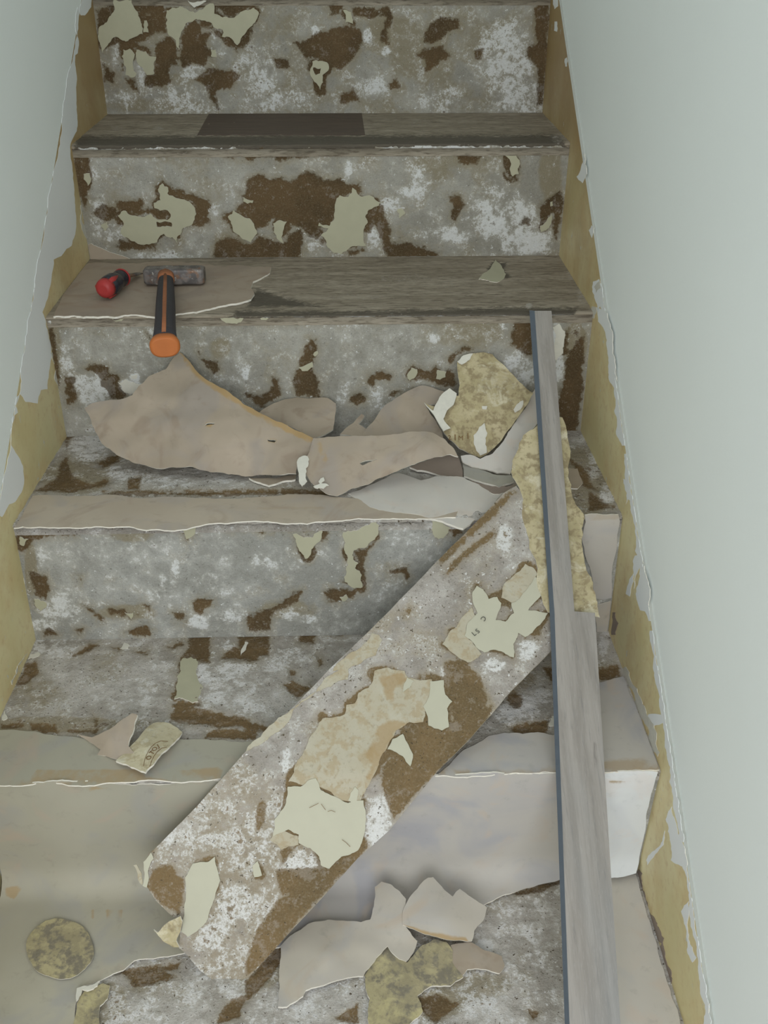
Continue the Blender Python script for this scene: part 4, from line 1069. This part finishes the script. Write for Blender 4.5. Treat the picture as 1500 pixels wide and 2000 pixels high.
def loft(name, st, ax, up, mat, parent=None, seg=24, sq=2.0, cap=True):
    """stations: (centre, half width, half height)"""
    ax = np.array(ax, float); ax /= np.linalg.norm(ax)
    up = np.array(up, float); up -= ax * (up @ ax); up /= np.linalg.norm(up)
    V, F = [], []
    for c, rx, ru in st:
        V += ring(np.array(c, float), ax, up, rx, ru, seg, sq)
    for i in range(len(st) - 1):
        for k in range(seg):
            F.append((i * seg + k, i * seg + (k + 1) % seg, (i + 1) * seg + (k + 1) % seg, (i + 1) * seg + k))
    if cap:
        F.append(tuple(range(seg))[::-1]); F.append(tuple((len(st) - 1) * seg + k for k in range(seg)))
    o = mesh_obj(name, V, F, mat, parent, None, [True] * (len(F) - 2) + [False] * 2 if cap else True)
    bm = bmesh.new(); bm.from_mesh(o.data); bmesh.ops.recalc_face_normals(bm, faces=bm.faces); bm.to_mesh(o.data); bm.free()
    return o


def steel_mat():
    m = Mat('spattered_steel', .5, .4)
    a = m.noise(60, 4, .6, .3); b = m.noise(120, 4, .65, .2, None, 3.0)
    col = m.mix(m.step(a, .40, .60), lin((92, 88, 86)), lin((128, 122, 118)))
    col = m.mix(m.op('MULTIPLY', m.step(m.noise(45, 4, .6, .4, None, 9.0), .50, .64), .8), col, lin((132, 92, 60)))
    col = m.mix(m.step(b, .60, .68), col, lin((186, 182, 172)))
    m.color(col); m.b.inputs['Metallic'].default_value = .25
    m.bump(b, .4, .001)
    return m.m


MT['steel'] = steel_mat()
MT['rubber'] = plain('dark_grey_rubber', (52, 50, 54), .55, .12, 150, bump=.15)
MT['orange'] = plain('orange_plastic', (178, 104, 54), .5, .06, 60)
MT['orange_dull'] = plain('scuffed_orange', (150, 96, 64), .6, .15, 120)
MT['red'] = plain('red_plastic', (166, 56, 54), .45, .08, 60)
MT['black'] = plain('black_plastic', (42, 42, 48), .25, .1, 60, .5)
z2 = float(N[2][1]) + .006                     # top of the lino on the second tread
hz = z2 + .014
hb = Prof([(0.9, hz), (0.1, hz)])
h_head = hb.hit([(322, 540)])[0]
h_butt = hb.hit([(322, 678)])[0]
hx = h_head[0]
hy = h_head[1] + .012
xl, xr = hb.hit([(281, 538)])[0][0], hb.hit([(400, 534)])[0][0]
ham = tag(empty('hammer', (hx, hy, z2)), 'club hammer with black and orange handle resting on the tread', 'hammer')
hh, hw = .0125, .0135
loft('head', [((xl, hy, z2 + hh), hw * .80, hh * .80), ((xl + .004, hy, z2 + hh), hw, hh), ((xl + .028, hy, z2 + hh), hw, hh), ((xl + .030, hy, z2 + hh), hw * 1.06, hh * 1.02), ((xl + .054, hy, z2 + hh), hw * 1.06, hh * 1.02),
              ((xl + .056, hy, z2 + hh), hw, hh), ((xr - .005, hy, z2 + hh), hw, hh), ((xr, hy, z2 + hh), hw * .84, hh * .84)], (1, 0, 0), (0, 0, 1), MT['steel'], ham, 24, 7.0)
dirh = (h_butt - np.array([hx, hy, hz])); Lh = np.linalg.norm(dirh); dirh /= Lh
pt = lambda t, dz=0: np.array([hx, hy, hz + dz]) + dirh * (Lh * t)
hd = loft('handle', [(pt(-.02), .009, .008), (pt(.06), .0105, .0095), (pt(.14), .0118, .0105), (pt(.30), .0128, .0115), (pt(.5), .0138, .0122), (pt(.7), .0140, .0125), (pt(.86), .0148, .0130), (pt(.965), .0170, .0140)], dirh, (0, 0, 1), MT['rubber'], ham, 28, 2.6)
loft('neck', [(pt(.02), .0125, .0112), (pt(.075), .0128, .0116), (pt(.12), .0118, .0108)], dirh, (0, 0, 1), MT['orange_dull'], ham, 24, 2.6)
loft('stripe', [(pt(.10, .0095), .0028, .0018), (pt(.30, .0107), .0030, .0018), (pt(.5, .0114), .0032, .0018), (pt(.72, .0117), .0030, .0018), (pt(.94, .0128), .0032, .0018)], dirh, (0, 0, 1), MT['orange_dull'], hd, 12)
loft('butt_cap', [(pt(.955), .0175, .0140), (pt(.970), .0186, .0142), (pt(.985), .0196, .0148), (pt(1.000), .0186, .0140), (pt(1.006), .0156, .0116)], dirh, (0, 0, 1), MT['orange'], ham, 28, 2.5)

# ------------------------------------------------------------------ chisel seen from its handle end
tp = Prof([(0.9, z2), (0.1, z2)])
c0 = tp.hit([(207, 584)])[0]
c1 = tp.hit([(241, 560)])[0]
ad = c1 - c0; ad[2] = 0; La = np.linalg.norm(ad); ad /= La
chi = tag(empty('chisel', tuple((c0 + c1) / 2)), 'red and black handled chisel lying beside the hammer head', 'chisel')
q = lambda t, h: c0 + ad * (La * t) + np.array([0, 0, h])
r = .0155
gr = loft('handle', [(q(.10, r), r * .96, r * .96), (q(.30, r), r * 1.02, r * 1.02), (q(.5, r), r * 1.0, r * 1.0), (q(.68, r * .98), r * .84, r * .84), (q(.76, r * .96), r * .74, r * .74), (q(.86, r * .96), r * .86, r * .86), (q(.97, r * .96), r * .84, r * .84)], ad, (0, 0, 1), MT['black'], chi)
loft('end_cap', [(q(-.10, r), r * .45, r * .45), (q(-.07, r), r * .74, r * .74), (q(.0, r), r * .92, r * .92), (q(.105, r), r * .975, r * .975)], ad, (0, 0, 1), MT['red'], chi)
loft('collar', [(q(.955, r * .96), r * .88, r * .88), (q(1.0, r * .96), r * .90, r * .90), (q(1.06, r * .96), r * .70, r * .70)], ad, (0, 0, 1), MT['red'], chi)
for k in range(3):
    a = 0.9 + k * 2.1
    s_ = np.cross(ad, (0, 0, 1.0))
    o_ = s_ * math.cos(a) * r * .70 + np.array([0, 0, math.sin(a) * r * .70])
    loft('grip_inlay', [(q(.04, r) + o_, .004, r * .36), (q(.25, r) + o_ * 1.04, .0055, r * .38), (q(.5, r) + o_ * 1.0, .004, r * .30)], ad, tuple(o_ / np.linalg.norm(o_)), MT['red'], gr, 12)
loft('blade', [(q(1.0, r * .9), .0042, .0032), (q(1.5, r * .6), .0045, .0026), (q(1.55, r * .55), .0065, .0020), (q(2.0, r * .22), .0065, .0010)], ad, (0, 0, 1), MT['steel'], chi, 12, 5.0)

# ------------------------------------------------------------------ printing on the torn backing
def letter(txt, px, py, surf, size, ang, parent, lift):
    cu = bpy.data.curves.new('letter', 'FONT'); cu.body = txt; cu.size = size; cu.align_x = 'CENTER'; cu.align_y = 'CENTER'; cu.extrude = .0002; cu.resolution_u = 3
    tmp = bpy.data.objects.new('tmp', cu); COL.objects.link(tmp)
    dg = bpy.context.evaluated_depsgraph_get()
    me = bpy.data.meshes.new_from_object(tmp.evaluated_get(dg)); bpy.data.objects.remove(tmp)
    P = surf.hit([(px, py), (px + 10, py), (px, py - 10)])
    ex = P[1] - P[0]; ex /= np.linalg.norm(ex); ey = P[2] - P[0]; ey -= ex * (ey @ ex); ey /= np.linalg.norm(ey); ez = np.cross(ex, ey)
    v = CAM - P[0]; v /= np.linalg.norm(v)
    c = P[0] + v * lift
    co = np.array([(q_.co.x, q_.co.y, q_.co.z) for q_ in me.vertices])
    ca, sa = math.cos(ang), math.sin(ang)
    X = co[:, 0] * ca - co[:, 1] * sa; Y = co[:, 0] * sa + co[:, 1] * ca
    V = c + X[:, None] * ex + Y[:, None] * ey + co[:, 2:3] * ez
    F = [tuple(p.vertices) for p in me.polygons]
    bpy.data.meshes.remove(me)
    return mesh_obj('letter', V, F, MT['ink'], parent)


def arc_line(parent, pts, surf, lift, w=.0006, name='printed_line'):
    a = np.array(pts, float)
    d = np.gradient(a, axis=0); n = np.stack([-d[:, 1], d[:, 0]], -1); n /= np.linalg.norm(n, axis=1)[:, None]
    wpx = w / .00085
    out = [tuple(p) for p in a + n * wpx / 2] + [tuple(p) for p in (a - n * wpx / 2)[::-1]]
    return sheet(name, out, surf, [MT['ink']], parent, .0002, None, None, 0, 50, (), None, 0, lift)


LFT = [(230, 1486, .004), (300, 1414, .006), (350, 1430, .003), (285, 1505, .010), (290, 1455, .018), (320, 1470, .012)]
def stl(x, y):
    return float(rbf(LFT, np.array([[x, y]], float))[0]) + .0036 + .0006
ts4 = tread_s(4, .005)
a_out = [(280, 1496), (283, 1482), (288, 1470), (295, 1459), (304, 1451), (314, 1447), (328, 1448)]
a_in = [(292, 1498), (296, 1486), (301, 1476), (308, 1467), (316, 1461), (326, 1459)]
for ln in (a_out, a_in):
    for k in range(len(ln) - 1):
        mx, my = (ln[k][0] + ln[k + 1][0]) / 2, (ln[k][1] + ln[k + 1][1]) / 2
        arc_line(stamp, [ln[k], (mx, my), ln[k + 1]], ts4, stl(mx, my), .0007)
for ch, x, y, an in (('O', 291, 1480, 1.2), ('T', 297, 1470, 1.0), ('O', 302, 1463, .85), ('J', 309, 1457, .6)):
    letter(ch, x, y, ts4, .0085, an, stamp, stl(x, y))
back = bpy.data.objects['lino_sheet.007'] if False else None
for o in bpy.data.objects:
    if o.get('label', '').startswith('torn lino piece showing its yellow-brown printed'):
        back = o
LG = [(900, 700, .004), (975, 705, .004), (1040, 768, .004), (940, 890, .012), (835, 790, .014), (880, 765, .010), (940, 780, .026), (1000, 830, .012), (880, 855, .018)]
for ch, x, y in (('2', 878, 855), ('I', 889, 855), ('M', 900, 856), ('I', 914, 852)):
    letter(ch, x, y, sg, .010 if ch != 'I' else .013, 0.0, back, float(rbf(LG, np.array([[x, y]], float))[0]) + .003 + .0045)

def glift(x, y):
    return float(rbf(LG, np.array([[x, y]], float))[0]) + .003 + .0035


for p in ('925,850 936,834 946,826 952,846 948,868 951,884 938,890 928,872', '893,706 905,694 924,690 918,702 902,712', '1003,800 1016,784 1022,782 1020,795 1006,806', '941,793 952,793 950,800 942,799'):
    pp = T(p); cx, cy = np.mean(pp, 0)
    sheet('pale_paper', pp, sg, [MT['flake_pale'], E1], back, .0006, 8, [(x, y, float(rbf(LG, np.array([[x, y]], float))[0])) for x, y in pp[::2]] + [(cx, cy, float(rbf(LG, np.array([[cx, cy]], float))[0]))], .10, 5, (), None, .008, .0042)

MT['pencil'] = plain('dark_grey_mark', (74, 72, 66), .8, .1)
for ch, x, y, an in (('C', 944, 1208, -2.2), ('L', 926, 1238, .7), ('S', 933, 1233, .7)):
    o = letter(ch, x, y, STRIP, .0085, an, strip, .0046)
    o.data.materials[0] = MT['pencil']
for ln in ([(604, 1578), (612, 1574), (622, 1569)], [(627, 1570), (632, 1577), (636, 1582)], [(640, 1585), (647, 1583), (655, 1586)], [(668, 1640), (676, 1646), (684, 1654)]):
    arc_line(strip, ln, STRIP, .0046, .0007, 'surface_crack')

roll = [o for o in bpy.data.objects if o.get('label', '').startswith('rolled brownish lino strip')][0]
s_roll = slope_s(riser_s(2, .004), 720, tread_s(3, .004), 966)
for p in ('584,894 592,890 601,891 603,905 597,925 600,940 590,950 584,935 581,915', '622,940 632,932 634,938 626,946', '612,950 630,944 642,948 632,954'):
    sheet('torn_fibre', T(p), s_roll, [MT['flake_pale'], E1], roll, .0012, 8, None, .16, 4, (), None, .002, .024)
